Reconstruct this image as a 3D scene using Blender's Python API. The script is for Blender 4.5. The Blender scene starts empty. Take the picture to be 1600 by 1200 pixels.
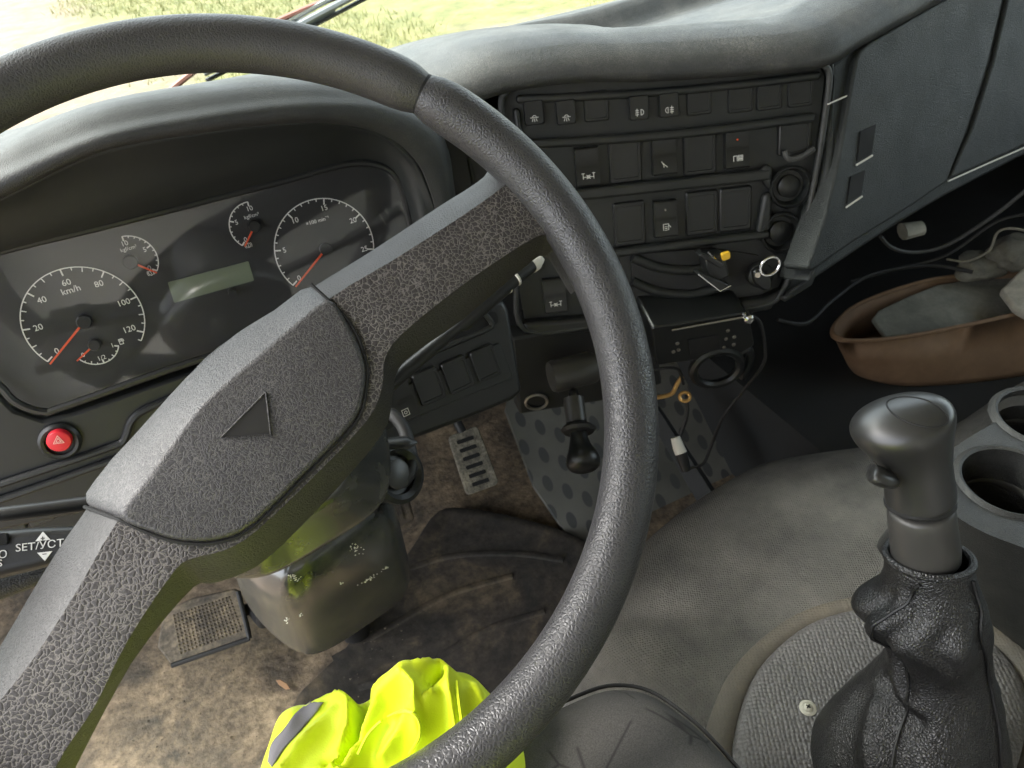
import bpy, bmesh, math, random
import numpy as np
from mathutils import Matrix, Vector, noise
sc = bpy.context.scene
random.seed(4); rng = np.random.default_rng(4)

# ------------------------------------------------------------------ camera
FPX = 1180.0                                   # focal length in pixels of the 1600 px wide photograph
MC = np.array([[0.8942156, 0.3454171, -0.2847200],
               [-0.4374224, 0.5391734, -0.7196900],
               [-0.0950798, 0.7681009, 0.6332305]])   # camera axes -> cab axes (x right, y forward, z up)
CAM = np.array([0.01536, -0.37524, 1.02212])   # floor of the cab is z = 0
cd = bpy.data.cameras.new('camera'); cam = bpy.data.objects.new('camera', cd)
sc.collection.objects.link(cam); sc.camera = cam
cd.sensor_width = 36.0; cd.lens = FPX / 1600 * 36.0; cd.clip_start = 0.02; cd.clip_end = 2000
m = Matrix(MC.tolist()).to_4x4(); m.translation = Vector(CAM.tolist()); cam.matrix_world = m
cd.dof.use_dof = True; cd.dof.focus_distance = 0.50; cd.dof.aperture_fstop = 20.0

# ------------------------------------------------------------------ sky, sun, exposure
SUN_EL, SUN_AZ = math.radians(46), math.radians(-52)       # azimuth clockwise from +y (forward)
w = bpy.data.worlds.new('World'); sc.world = w; w.use_nodes = True
nt = w.node_tree; bg = nt.nodes['Background']
sky = nt.nodes.new('ShaderNodeTexSky'); sky.sky_type = 'NISHITA'; sky.sun_disc = False
sky.sun_elevation = SUN_EL; sky.sun_rotation = SUN_AZ; sky.dust_density = 3.0; sky.ozone_density = 1.0
hsv = nt.nodes.new('ShaderNodeHueSaturation'); hsv.inputs['Saturation'].default_value = .32     # hazy, whitish sky
nt.links.new(sky.outputs[0], hsv.inputs['Color']); nt.links.new(hsv.outputs[0], bg.inputs[0]); bg.inputs[1].default_value = 0.15
sl = bpy.data.lights.new('sun', 'SUN'); sl.energy = 1.5; sl.angle = math.radians(24); sl.color = (1, .96, .90)      # thin bright overcast
so = bpy.data.objects.new('sun', sl); sc.collection.objects.link(so)
sd = Vector((math.sin(SUN_AZ) * math.cos(SUN_EL), math.cos(SUN_AZ) * math.cos(SUN_EL), math.sin(SUN_EL)))
so.rotation_euler = sd.to_track_quat('Z', 'Y').to_euler()
vs = sc.view_settings; vs.view_transform = 'Standard'; vs.look = 'None'; vs.gamma = 1.0; vs.exposure = 2.85
vs.use_curve_mapping = False
cy = sc.cycles; cy.use_denoising = True; cy.max_bounces = 8; cy.diffuse_bounces = 5; cy.glossy_bounces = 4
cy.transparent_max_bounces = 12; cy.caustics_reflective = False; cy.caustics_refractive = False
cy.sample_clamp_indirect = 6.0

# ------------------------------------------------------------------ pixel -> place helpers
V = lambda *a: np.array(a, float)
def ray(px, py): return MC @ V((px - 800) / FPX, (600 - py) / FPX, -1)
def P(px, py, x=None, y=None, z=None, d=None):
    r = ray(px, py)
    if d is None:
        d = (x - CAM[0]) / r[0] if x is not None else (y - CAM[1]) / r[1] if y is not None else (z - CAM[2]) / r[2]
    return CAM + r * d
def nrm(v): return v / np.linalg.norm(v)
class Chart:
    """a plane of the cab: o origin, u along, v up, n out of the face"""
    def __init__(s, o, psi, t):
        ps, tr = math.radians(psi), math.radians(t)
        s.o = np.asarray(o, float); s.u = V(math.cos(ps), -math.sin(ps), 0)
        nh = V(-math.sin(ps), -math.cos(ps), 0)
        s.n = nh * math.cos(tr) + V(0, 0, math.sin(tr)); s.v = np.cross(s.n, s.u)
    def w(s, a, b, h=0.0): return s.o + s.u * a + s.v * b + s.n * h
    def pw(s, px, py, h=0.0):
        r = ray(px, py); o = s.o + s.n * h
        return CAM + r * (((o - CAM) @ s.n) / (r @ s.n))
    def ab(s, px, py, h=0.0):
        q = s.pw(px, py, h) - s.o; return float(q @ s.u), float(q @ s.v)
    def mat(s, a=0, b=0, h=0.0, rot=0.0):
        c, si = math.cos(rot), math.sin(rot)
        uu = s.u * c + s.v * si; vv = -s.u * si + s.v * c; p = s.w(a, b, h)
        return Matrix(((uu[0], vv[0], s.n[0], p[0]), (uu[1], vv[1], s.n[1], p[1]), (uu[2], vv[2], s.n[2], p[2]), (0, 0, 0, 1)))

# ------------------------------------------------------------------ materials
def newmat(name):
    mt = bpy.data.materials.new(name); mt.use_nodes = True
    return mt, mt.node_tree, mt.node_tree.nodes['Principled BSDF']
def N(nt, typ, **kw):
    n = nt.nodes.new(typ)
    for k, v in kw.items():
        if k in n.inputs: n.inputs[k].default_value = v
        else: setattr(n, k, v)
    return n
def ramp(nt, src, stops):
    r = nt.nodes.new('ShaderNodeValToRGB'); nt.links.new(src, r.inputs[0]); e = r.color_ramp.elements
    while len(e) < len(stops): e.new(0.5)
    for i, (p, c) in enumerate(stops): e[i].position = p; e[i].color = (*c, 1) if len(c) == 3 else c
    return r
def col4(c): return (c[0], c[1], c[2], 1)
def mixc(nt, fac, a, b):
    mx = nt.nodes.new('ShaderNodeMix'); mx.data_type = 'RGBA'
    if hasattr(fac, 'links'): nt.links.new(fac, mx.inputs[0])
    else: mx.inputs[0].default_value = fac
    for s_, i in ((a, 6), (b, 7)):
        if hasattr(s_, 'links'): nt.links.new(s_, mx.inputs[i])
        else: mx.inputs[i].default_value = col4(s_)
    return mx.outputs[2]
def plain(name, c, rough=.5, spec=.5, metal=0.0, bump=0.0, bscale=900, dust=0.0, dustc=(.20, .17, .13), dscale=9):
    mt, t, b = newmat(name); b.inputs['Roughness'].default_value = rough; b.inputs['Metallic'].default_value = metal
    b.inputs['Specular IOR Level'].default_value = spec
    tc = N(t, 'ShaderNodeTexCoord'); base = c
    nz = N(t, 'ShaderNodeTexNoise', Scale=dscale, Detail=8.0, Roughness=.62); t.links.new(tc.outputs['Object'], nz.inputs['Vector'])
    if dust > 0:
        rp = ramp(t, nz.outputs['Fac'], [(.42, (0, 0, 0)), (.75, (dust, dust, dust))])
        base = mixc(t, rp.outputs['Color'], c, dustc); t.links.new(base, b.inputs['Base Color'])
    else: b.inputs['Base Color'].default_value = col4(c)
    rr = ramp(t, nz.outputs['Fac'], [(.3, (rough * .85,) * 3), (.7, (min(1, rough * 1.15),) * 3)])
    t.links.new(rr.outputs['Color'], b.inputs['Roughness'])
    if bump > 0:
        vz = N(t, 'ShaderNodeTexNoise', Scale=bscale, Detail=2.0); t.links.new(tc.outputs['Object'], vz.inputs['Vector'])
        bp = N(t, 'ShaderNodeBump', Strength=bump, Distance=.0006); t.links.new(vz.outputs['Fac'], bp.inputs['Height'])
        t.links.new(bp.outputs['Normal'], b.inputs['Normal'])
    return mt
def leather(name, c, crease, scale=420, strength=.6, rough=.5, dist=.0007, cw=.10, spec=.5, warp=.25, stretch=(1, 1, 1), wear=0.0):
    """pebbled grain: warped cells with creases that hold pale dust"""
    mt, t, b = newmat(name); b.inputs['Specular IOR Level'].default_value = spec
    tc = N(t, 'ShaderNodeTexCoord')
    mp = N(t, 'ShaderNodeMapping'); mp.inputs['Scale'].default_value = stretch; t.links.new(tc.outputs['Object'], mp.inputs['Vector'])
    nz = N(t, 'ShaderNodeTexNoise', Scale=scale * .5, Detail=3.0); t.links.new(mp.outputs[0], nz.inputs['Vector'])
    sub = N(t, 'ShaderNodeVectorMath', operation='SUBTRACT'); t.links.new(nz.outputs['Color'], sub.inputs[0]); sub.inputs[1].default_value = (.5, .5, .5)
    scl = N(t, 'ShaderNodeVectorMath', operation='SCALE'); t.links.new(sub.outputs[0], scl.inputs[0]); scl.inputs['Scale'].default_value = warp * 4.0 / scale
    add = N(t, 'ShaderNodeVectorMath', operation='ADD'); t.links.new(mp.outputs[0], add.inputs[0]); t.links.new(scl.outputs[0], add.inputs[1])
    vo = N(t, 'ShaderNodeTexVoronoi', feature='DISTANCE_TO_EDGE', Scale=scale); t.links.new(add.outputs[0], vo.inputs['Vector'])
    big = N(t, 'ShaderNodeTexNoise', Scale=26.0, Detail=6.0); t.links.new(tc.outputs['Object'], big.inputs['Vector'])
    rp = ramp(t, vo.outputs['Distance'], [(0.0, (1, 1, 1)), (cw, (0, 0, 0))])
    bigr = ramp(t, big.outputs['Fac'], [(.35, (.65, .65, .65)), (.65, (1, 1, 1))])
    mul = N(t, 'ShaderNodeMath', operation='MULTIPLY'); t.links.new(rp.outputs[0], mul.inputs[0]); t.links.new(bigr.outputs[0], mul.inputs[1])
    cc = mixc(t, mul.outputs[0], c, crease)
    if wear:
        d1 = N(t, 'ShaderNodeTexNoise', Scale=14.0, Detail=10.0, Roughness=.7); t.links.new(tc.outputs['Object'], d1.inputs['Vector'])
        d2 = N(t, 'ShaderNodeTexNoise', Scale=700.0, Detail=2.0); t.links.new(tc.outputs['Object'], d2.inputs['Vector'])
        dr = ramp(t, d1.outputs['Fac'], [(.40, (0, 0, 0)), (.72, (wear,) * 3)]); ds = ramp(t, d2.outputs['Fac'], [(.40, (.3, .3, .3)), (.66, (1, 1, 1))])
        dm_ = N(t, 'ShaderNodeMath', operation='MULTIPLY'); t.links.new(dr.outputs[0], dm_.inputs[0]); t.links.new(ds.outputs[0], dm_.inputs[1])
        cc = mixc(t, dm_.outputs[0], cc, (.30, .28, .25))
    t.links.new(cc, b.inputs['Base Color'])
    rr = ramp(t, big.outputs['Fac'], [(.3, (rough - .06,) * 3), (.7, (rough + .08,) * 3)]); t.links.new(rr.outputs[0], b.inputs['Roughness'])
    hr = ramp(t, vo.outputs['Distance'], [(0.0, (0, 0, 0)), (.28, (.8, .8, .8)), (.6, (1, 1, 1))])
    bp = N(t, 'ShaderNodeBump', Strength=strength, Distance=dist); t.links.new(hr.outputs[0], bp.inputs['Height'])
    t.links.new(bp.outputs['Normal'], b.inputs['Normal'])
    return mt
def dirty(name, c1, c2, c3, scale=6, rough=.8, bump=.5, bscale=60, con=.38):
    mt, t, b = newmat(name); tc = N(t, 'ShaderNodeTexCoord')
    n1 = N(t, 'ShaderNodeTexNoise', Scale=scale, Detail=10.0, Roughness=.65, Distortion=.6); t.links.new(tc.outputs['Object'], n1.inputs['Vector'])
    n2 = N(t, 'ShaderNodeTexNoise', Scale=scale * 6.3, Detail=12.0, Roughness=.75); t.links.new(tc.outputs['Object'], n2.inputs['Vector'])
    r1 = ramp(t, n1.outputs['Fac'], [(.36, c1), (.52, c2), (.68, c3)])
    r2 = ramp(t, n2.outputs['Fac'], [(.38, (.83 - con,) * 3), (.62, (.82 + con,) * 3)])
    mx = t.nodes.new('ShaderNodeMix'); mx.data_type = 'RGBA'; mx.blend_type = 'MULTIPLY'; mx.inputs[0].default_value = 1
    t.links.new(r1.outputs[0], mx.inputs[6]); t.links.new(r2.outputs[0], mx.inputs[7]); t.links.new(mx.outputs[2], b.inputs['Base Color'])
    b.inputs['Roughness'].default_value = rough
    n3 = N(t, 'ShaderNodeTexNoise', Scale=bscale, Detail=6.0); t.links.new(tc.outputs['Object'], n3.inputs['Vector'])
    bp = N(t, 'ShaderNodeBump', Strength=bump, Distance=.003); t.links.new(n3.outputs['Fac'], bp.inputs['Height']); t.links.new(bp.outputs[0], b.inputs['Normal'])
    return mt
def weave(name, c, c2, scale=900, rough=.9, strength=.5, dist=.0006, tint=None, spec=.3):
    """woven or pebble-embossed sheet: two crossed waves, with dust patches"""
    mt, t, b = newmat(name); tc = N(t, 'ShaderNodeTexCoord'); b.inputs['Roughness'].default_value = rough
    b.inputs['Specular IOR Level'].default_value = spec
    mp = N(t, 'ShaderNodeMapping'); mp.inputs['Rotation'].default_value = (0, 0, .5); t.links.new(tc.outputs['Object'], mp.inputs[0])
    vo = N(t, 'ShaderNodeTexVoronoi', feature='F1', Scale=scale, Randomness=.35); t.links.new(mp.outputs[0], vo.inputs['Vector'])
    n1 = N(t, 'ShaderNodeTexNoise', Scale=9.0, Detail=10.0, Roughness=.7, Distortion=.1); t.links.new(tc.outputs['Object'], n1.inputs['Vector'])
    r1 = ramp(t, n1.outputs['Fac'], [(.32, c), (.70, c2)])
    base = r1.outputs[0]
    t.links.new(base, b.inputs['Base Color'])
    bp = N(t, 'ShaderNodeBump', Strength=strength, Distance=dist); bp.invert = True
    t.links.new(vo.outputs['Distance'], bp.inputs['Height']); t.links.new(bp.outputs[0], b.inputs['Normal'])
    return mt
def glassy(name, gloss=.08, tint=(1, 1, 1), rough=.0):
    mt = bpy.data.materials.new(name); mt.use_nodes = True; t = mt.node_tree; t.nodes.clear()
    o = N(t, 'ShaderNodeOutputMaterial'); mx = N(t, 'ShaderNodeMixShader'); mx.inputs[0].default_value = gloss
    tr = N(t, 'ShaderNodeBsdfTransparent'); tr.inputs[0].default_value = col4(tint)
    gl = N(t, 'ShaderNodeBsdfGlossy'); gl.inputs['Roughness'].default_value = rough
    t.links.new(tr.outputs[0], mx.inputs[1]); t.links.new(gl.outputs[0], mx.inputs[2]); t.links.new(mx.outputs[0], o.inputs[0])
    return mt
M = {}
M['rim'] = leather('rim_leather', (.030, .030, .033), (.045, .044, .043), scale=400, strength=.6, rough=.42, dist=.00042, cw=.12, spec=.5, wear=.05)
M['rim_top'] = leather('rim_leather_smooth', (.034, .034, .036), (.045, .044, .043), scale=480, strength=.45, rough=.46, dist=.0004, cw=.12, spec=.5, wear=.08)
M['spoke'] = leather('spoke_grain', (.030, .027, .027), (.16, .148, .136), scale=340, strength=.6, rough=.56, dist=.00042, cw=.095, warp=.5, wear=.05, spec=.35)
M['spoke_side'] = leather('spoke_side_grain', (.030, .029, .030), (.045, .043, .042), scale=420, strength=.5, rough=.55, dist=.0004, cw=.09, warp=.6, wear=.05, spec=.3)
M['pad'] = leather('pad_grain', (.030, .029, .031), (.10, .096, .092), scale=360, strength=.5, rough=.50, dist=.00030, cw=.07, warp=1.0, wear=.05, spec=.4)
M['emblem'] = plain('emblem_black', (.018, .018, .019), .4)
M['groove'] = plain('groove_black', (.006, .006, .006), .8)
M['pad_top'] = leather('dash_pad_skin', (.035, .037, .037), (.032, .034, .034), scale=620, strength=.5, rough=.5, dist=.0005, cw=.10, wear=.30)
M['hood'] = leather('hood_skin', (.023, .025, .024), (.022, .024, .023), scale=640, strength=.4, rough=.55, dist=.0004, cw=.10, wear=.12)
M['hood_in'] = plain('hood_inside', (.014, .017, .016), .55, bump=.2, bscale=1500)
M['plastic'] = plain('black_plastic', (.013, .014, .014), .42, bump=.15, bscale=1600)
M['panel'] = plain('switch_panel_plastic', (.012, .014, .014), .45, bump=.25, bscale=1500, dust=.10)
M['rocker'] = plain('switch_plastic', (.010, .011, .011), .35, bump=.1, bscale=1800)
M['glove'] = leather('glovebox_skin', (.020, .024, .0235), (.017, .020, .0195), scale=560, strength=.6, rough=.52, dist=.0006, cw=.12, wear=.08, spec=.35)
M['white'] = plain('white_print', (.75, .75, .72), .6)
M['orange'] = plain('needle_orange', (.75, .10, .03), .5)
M['dial'] = plain('dial_black', (.020, .021, .021), .6)
M['face'] = plain('cluster_face', (.024, .025, .025), .55)
M['display'] = plain('display_green', (.16, .19, .13), .35)
M['lens'] = glassy('lens', .045, (.95, .95, .95), .05)
M['screen'] = glassy('windshield_glass', .05, (.93, .97, .95))
M['red'] = plain('red_button', (.62, .02, .035), .4)
M['pinkprint'] = plain('pink_print', (.8, .45, .42), .5)
M['col'] = plain('column_plastic', (.030, .033, .033), .20, dust=.14, dustc=(.35, .32, .25), dscale=34, spec=1.0)
M['rubber'] = plain('rubber', (.012, .012, .012), .6)
M['chrome'] = plain('chrome', (.7, .7, .7), .15, metal=1.0)
M['steel'] = plain('worn_steel', (.30, .28, .25), .45, metal=.9, dust=.4)
M['offwhite'] = plain('offwhite_plastic', (.62, .60, .54), .5)
M['cream'] = plain('cream_metal', (.55, .53, .45), .4)
M['yellow_dot'] = plain('yellow_plastic', (.75, .45, .03), .4)
M['brass'] = plain('brass_wire', (.55, .33, .12), .35, metal=.7)
M['mat'] = dirty('dusty_rubber_mat', (.09, .074, .055), (.22, .165, .108), (.40, .30, .19), scale=11, bump=.7, bscale=120, con=.34)
M['mat_dark'] = dirty('dark_rubber_mat', (.020, .018, .015), (.045, .036, .027), (.12, .09, .055), scale=9, bump=.6, bscale=45)
M['pedal'] = dirty('dusty_pedal', (.06, .05, .04), (.15, .12, .085), (.26, .20, .13), scale=26, bump=.3)
M['pedal_dark'] = dirty('worn_pedal', (.10, .09, .07), (.20, .18, .14), (.30, .27, .2), scale=40, bump=.3)
M['cavity'] = plain('dark_cavity', (.014, .015, .015), .8, dust=.25, dscale=5, dustc=(.05, .045, .038))
M['tunnel'] = weave('engine_cover_vinyl', (.085, .084, .080), (.205, .195, .175), scale=430, rough=.72, strength=.9, dist=.0020)
M['dome'] = weave('gear_plate_vinyl', (.125, .122, .122), (.17, .16, .155), scale=270, rough=.45, strength=.8, dist=.0022, spec=.6)
M['ring'] = weave('gear_plate_edge', (.10, .098, .092), (.185, .16, .125), scale=330, rough=.7, strength=.6, dist=.0016)
M['knob'] = plain('knob_plastic', (.020, .020, .019), .36, spec=.6)
M['tube'] = plain('lever_sleeve', (.040, .039, .036), .42, dust=.06)
M['boot'] = leather('boot_leather', (.011, .011, .011), (.009, .009, .009), scale=440, strength=.7, rough=.40, dist=.0006, cw=.2, spec=.65, wear=.02)
M['frame_dark'] = plain('frame_plastic', (.02, .021, .021), .4)
M['seam'] = plain('stitched_seam', (.008, .008, .008), .5)
M['console'] = leather('console_plastic', (.026, .027, .027), (.023, .024, .024), scale=560, strength=.5, rough=.48, dist=.0005, cw=.1, wear=.14)
M['basin'] = dirty('brown_plastic', (.21, .125, .070), (.25, .155, .088), (.29, .185, .11), scale=5, rough=.68, bump=.05, con=.08)
M['board'] = dirty('weathered_board', (.20, .20, .17), (.28, .28, .24), (.38, .36, .30), scale=10, rough=.8, bump=.05, con=.12)
M['board_pale'] = dirty('pale_board', (.42, .39, .32), (.55, .51, .42), (.62, .59, .5), scale=10, rough=.8, bump=.1, con=.15)
M['cloth'] = dirty('grey_canvas', (.14, .135, .115), (.22, .21, .17), (.32, .29, .23), scale=16, rough=.95, bump=.25, bscale=300, con=.12)
M['leaf'] = plain('dry_leaf', (.36, .20, .10), .7)
M['roof'] = plain('cab_lining', (.40, .39, .37), .85)
M['rust'] = plain('rust_red_paint', (.22, .07, .045), .6, dust=.3)
M['wiper'] = plain('wiper_metal', (.22, .23, .24), .35, metal=.3)
M['grey_strip'] = plain('reflective_tape', (.20, .19, .20), .75, spec=.2, bump=.3, bscale=1200)
def vest_mat():
    mt, t, b = newmat('fluorescent_polyester'); b.inputs['Base Color'].default_value = (.78, .93, .005, 1)
    b.inputs['Roughness'].default_value = .6; b.inputs['Sheen Weight'].default_value = .2
    tc = N(t, 'ShaderNodeTexCoord'); vz = N(t, 'ShaderNodeTexNoise', Scale=900.0, Detail=3.0); t.links.new(tc.outputs['Object'], vz.inputs[0])
    bp = N(t, 'ShaderNodeBump', Strength=.25, Distance=.0006); t.links.new(vz.outputs[0], bp.inputs['Height']); t.links.new(bp.outputs[0], b.inputs['Normal'])
    return mt
M['vest'] = vest_mat()
def seat_mat():
    mt, t, b = newmat('seat_fabric'); b.inputs['Roughness'].default_value = .92; b.inputs['Specular IOR Level'].default_value = .2
    tc = N(t, 'ShaderNodeTexCoord')
    wv = N(t, 'ShaderNodeTexNoise', Scale=1100.0, Detail=2.0); t.links.new(tc.outputs['Object'], wv.inputs[0])
    vo = N(t, 'ShaderNodeTexVoronoi', feature='DISTANCE_TO_EDGE', Scale=22.0); t.links.new(tc.outputs['Object'], vo.inputs[0])
    nz = N(t, 'ShaderNodeTexNoise', Scale=30.0, Detail=3.0); t.links.new(tc.outputs['Object'], nz.inputs[0])
    lr = ramp(t, vo.outputs['Distance'], [(.0, (1, 1, 1)), (.028, (0, 0, 0))]); nr = ramp(t, nz.outputs['Fac'], [(.48, (0, 0, 0)), (.56, (1, 1, 1))])
    ml = N(t, 'ShaderNodeMath', operation='MULTIPLY'); t.links.new(lr.outputs[0], ml.inputs[0]); t.links.new(nr.outputs[0], ml.inputs[1])
    c1 = mixc(t, wv.outputs['Fac'], (.040, .038, .035), (.125, .119, .110)); c2 = mixc(t, ml.outputs[0], c1, (.040, .037, .036))
    t.links.new(c2, b.inputs['Base Color'])
    bp = N(t, 'ShaderNodeBump', Strength=.5, Distance=.0006); t.links.new(wv.outputs['Fac'], bp.inputs['Height']); t.links.new(bp.outputs[0], b.inputs['Normal'])
    return mt
M['seat'] = seat_mat()
def dots_mat():
    mt, t, b = newmat('dotted_insulation'); b.inputs['Roughness'].default_value = .8
    tc = N(t, 'ShaderNodeTexCoord'); mp = N(t, 'ShaderNodeMapping'); mp.inputs['Scale'].default_value = (1, .72, 0); mp.inputs['Rotation'].default_value = (0, 0, .5)
    t.links.new(tc.outputs['Object'], mp.inputs[0])
    vo = N(t, 'ShaderNodeTexVoronoi', feature='F1', Scale=33.0, Randomness=.0); t.links.new(mp.outputs[0], vo.inputs['Vector'])
    vo.voronoi_dimensions = '2D'
    r = ramp(t, vo.outputs['Distance'], [(.25, (1, 1, 1)), (.29, (0, 0, 0))])
    nz = N(t, 'ShaderNodeTexNoise', Scale=9.0, Detail=6.0); t.links.new(tc.outputs['Object'], nz.inputs[0])
    g = ramp(t, nz.outputs[0], [(.3, (.09, .09, .077)), (.7, (.165, .16, .14))])
    c = mixc(t, r.outputs[0], g.outputs[0], (.06, .062, .06)); t.links.new(c, b.inputs['Base Color'])
    return mt
M['dots'] = dots_mat()
def ground_mat():
    mt, t, b = newmat('meadow_and_track'); b.inputs['Roughness'].default_value = .95; tc = N(t, 'ShaderNodeTexCoord')
    n1 = N(t, 'ShaderNodeTexNoise', Scale=.42, Detail=6.0, Roughness=.6); t.links.new(tc.outputs['Object'], n1.inputs[0])
    n2 = N(t, 'ShaderNodeTexNoise', Scale=3.5, Detail=8.0, Roughness=.7); t.links.new(tc.outputs['Object'], n2.inputs[0])
    sx = N(t, 'ShaderNodeSeparateXYZ'); t.links.new(tc.outputs['Object'], sx.inputs[0])
    mr = N(t, 'ShaderNodeMapRange'); mr.inputs['From Min'].default_value = .8; mr.inputs['From Max'].default_value = -.9; t.links.new(sx.outputs[0], mr.inputs[0])
    ad = N(t, 'ShaderNodeMath', operation='ADD'); t.links.new(n1.outputs[0], ad.inputs[0])
    sc_ = N(t, 'ShaderNodeMath', operation='MULTIPLY'); t.links.new(mr.outputs[0], sc_.inputs[0]); sc_.inputs[1].default_value = .35; t.links.new(sc_.outputs[0], ad.inputs[1])
    gr = ramp(t, n2.outputs[0], [(.30, (.075, .085, .026)), (.50, (.14, .135, .045)), (.72, (.24, .20, .095))])
    so_ = ramp(t, n2.outputs[0], [(.30, (.12, .085, .058)), (.70, (.24, .18, .125))])
    fr = ramp(t, ad.outputs[0], [(.56, (0, 0, 0)), (.76, (1, 1, 1))])
    t.links.new(mixc(t, fr.outputs[0], gr.outputs[0], so_.outputs[0]), b.inputs['Base Color'])
    bp = N(t, 'ShaderNodeBump', Strength=.6, Distance=.05); t.links.new(n2.outputs[0], bp.inputs['Height']); t.links.new(bp.outputs[0], b.inputs['Normal'])
    return mt
M['ground'] = ground_mat()
M['blade'] = plain('grass_blade', (.17, .185, .055), .8, dust=.8, dustc=(.34, .29, .13), dscale=1.2)

# ------------------------------------------------------------------ mesh helpers
COL = sc.collection
def root(name, label, cat, loc, group=None, kind=None):
    o = bpy.data.objects.new(name, None); COL.objects.link(o); o.location = [float(c) for c in loc]; o.empty_display_size = .05
    o['label'] = label; o['category'] = cat
    if group: o['group'] = group
    if kind: o['kind'] = kind
    return o
def tag(o, label=None, cat=None, group=None, kind=None):
    for k, v in (('label', label), ('category', cat), ('group', group), ('kind', kind)):
        if v: o[k] = v
    return o
def attach(o, parent):
    if parent is not None:
        o.parent = parent
        mw = Matrix.Identity(4); q = parent; ch = []
        while q: ch.append(q); q = q.parent
        for q in reversed(ch): mw = mw @ q.matrix_parent_inverse @ q.matrix_basis
        o.matrix_parent_inverse = mw.inverted()
def link(name, me, mat, parent=None, smooth=True, mw=None, bevel=0, bseg=2, sub=0, solid=0, angle=40):
    o = bpy.data.objects.new(name, me); COL.objects.link(o)
    if mat is not None and not me.materials: me.materials.append(M[mat] if isinstance(mat, str) else mat)
    if smooth:
        me.polygons.foreach_set('use_smooth', [True] * len(me.polygons))
    if mw is not None: o.matrix_basis = mw
    attach(o, parent)
    if solid:
        md = o.modifiers.new('thick', 'SOLIDIFY'); md.thickness = solid; md.offset = -1
    if bevel:
        md = o.modifiers.new('bev', 'BEVEL'); md.width = bevel; md.segments = bseg; md.limit_method = 'ANGLE'; md.angle_limit = math.radians(32); md.harden_normals = False
    if sub:
        md = o.modifiers.new('sub', 'SUBSURF'); md.levels = sub; md.render_levels = sub
    if smooth and angle and not sub:
        try: me.set_sharp_from_angle(angle=math.radians(angle))
        except Exception: pass
    return o
def mk(name, vs_, fs, mat, parent=None, **kw):
    me = bpy.data.meshes.new(name); me.from_pydata([tuple(map(float, v)) for v in vs_], [], fs); me.validate(); me.update()
    bm = bmesh.new(); bm.from_mesh(me); bmesh.ops.recalc_face_normals(bm, faces=bm.faces); bm.to_mesh(me); bm.free()
    return link(name, me, mat, parent, **kw)
def prism(name, top, bot, mat, parent=None, **kw):
    n = len(top); vs_ = list(top) + list(bot)
    fs = [list(range(n)), list(range(2 * n - 1, n - 1, -1))] + [[i, n + i, n + (i + 1) % n, (i + 1) % n] for i in range(n)]
    return mk(name, vs_, fs, mat, parent, **kw)
def plate(name, ch, px, h0, h1, mat, parent=None, at=None, **kw):
    """traced outline on a plane of the cab, h0 (back) to h1 (front)"""
    at = h1 if at is None else at
    ab = [ch.ab(x, y, at) for x, y in px]
    return prism(name, [ch.w(a, b, h1) for a, b in ab], [ch.w(a, b, h0) for a, b in ab], mat, parent, **kw)
def plate_ab(name, ch, ab, h0, h1, mat, parent=None, **kw):
    return prism(name, [ch.w(a, b, h1) for a, b in ab], [ch.w(a, b, h0) for a, b in ab], mat, parent, **kw)
def rrect(cx, cy_, hw, hh, r, seg=4):
    out = []
    for sx_, sy_, a0 in ((1, 1, 0), (-1, 1, 90), (-1, -1, 180), (1, -1, 270)):
        for k in range(seg + 1):
            a = math.radians(a0 + 90 * k / seg); out.append((cx + sx_ * (hw - r) + r * math.cos(a), cy_ + sy_ * (hh - r) + r * math.sin(a)))
    return out
def rpoly(pts, r, seg=4):
    """round the corners of a polygon"""
    pts = [np.asarray(p, float) for p in pts]; out = []; n = len(pts)
    for i in range(n):
        p, a, b = pts[i], pts[i - 1], pts[(i + 1) % n]
        la, lb = np.linalg.norm(a - p), np.linalg.norm(b - p); rr = min(r, la * .45, lb * .45)
        s, e = p + (a - p) / la * rr, p + (b - p) / lb * rr
        for k in range(seg + 1):
            t = k / seg; out.append((1 - t) ** 2 * s + 2 * t * (1 - t) * p + t * t * e)
    return out
def spl(pts, n=8, closed=False):
    pts = [np.asarray(p, float) for p in pts]; out = []; L = len(pts)
    for i in range(L if closed else L - 1):
        g = (lambda j: pts[j % L]) if closed else (lambda j: pts[min(max(j, 0), L - 1)])
        p0, p1, p2, p3 = g(i - 1), g(i), g(i + 1), g(i + 2)
        for k in range(n):
            t = k / n; out.append(.5 * (2 * p1 + (p2 - p0) * t + (2 * p0 - 5 * p1 + 4 * p2 - p3) * t * t + (3 * p1 - p0 - 3 * p2 + p3) * t ** 3))
    if not closed: out.append(pts[-1])
    return out
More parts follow.
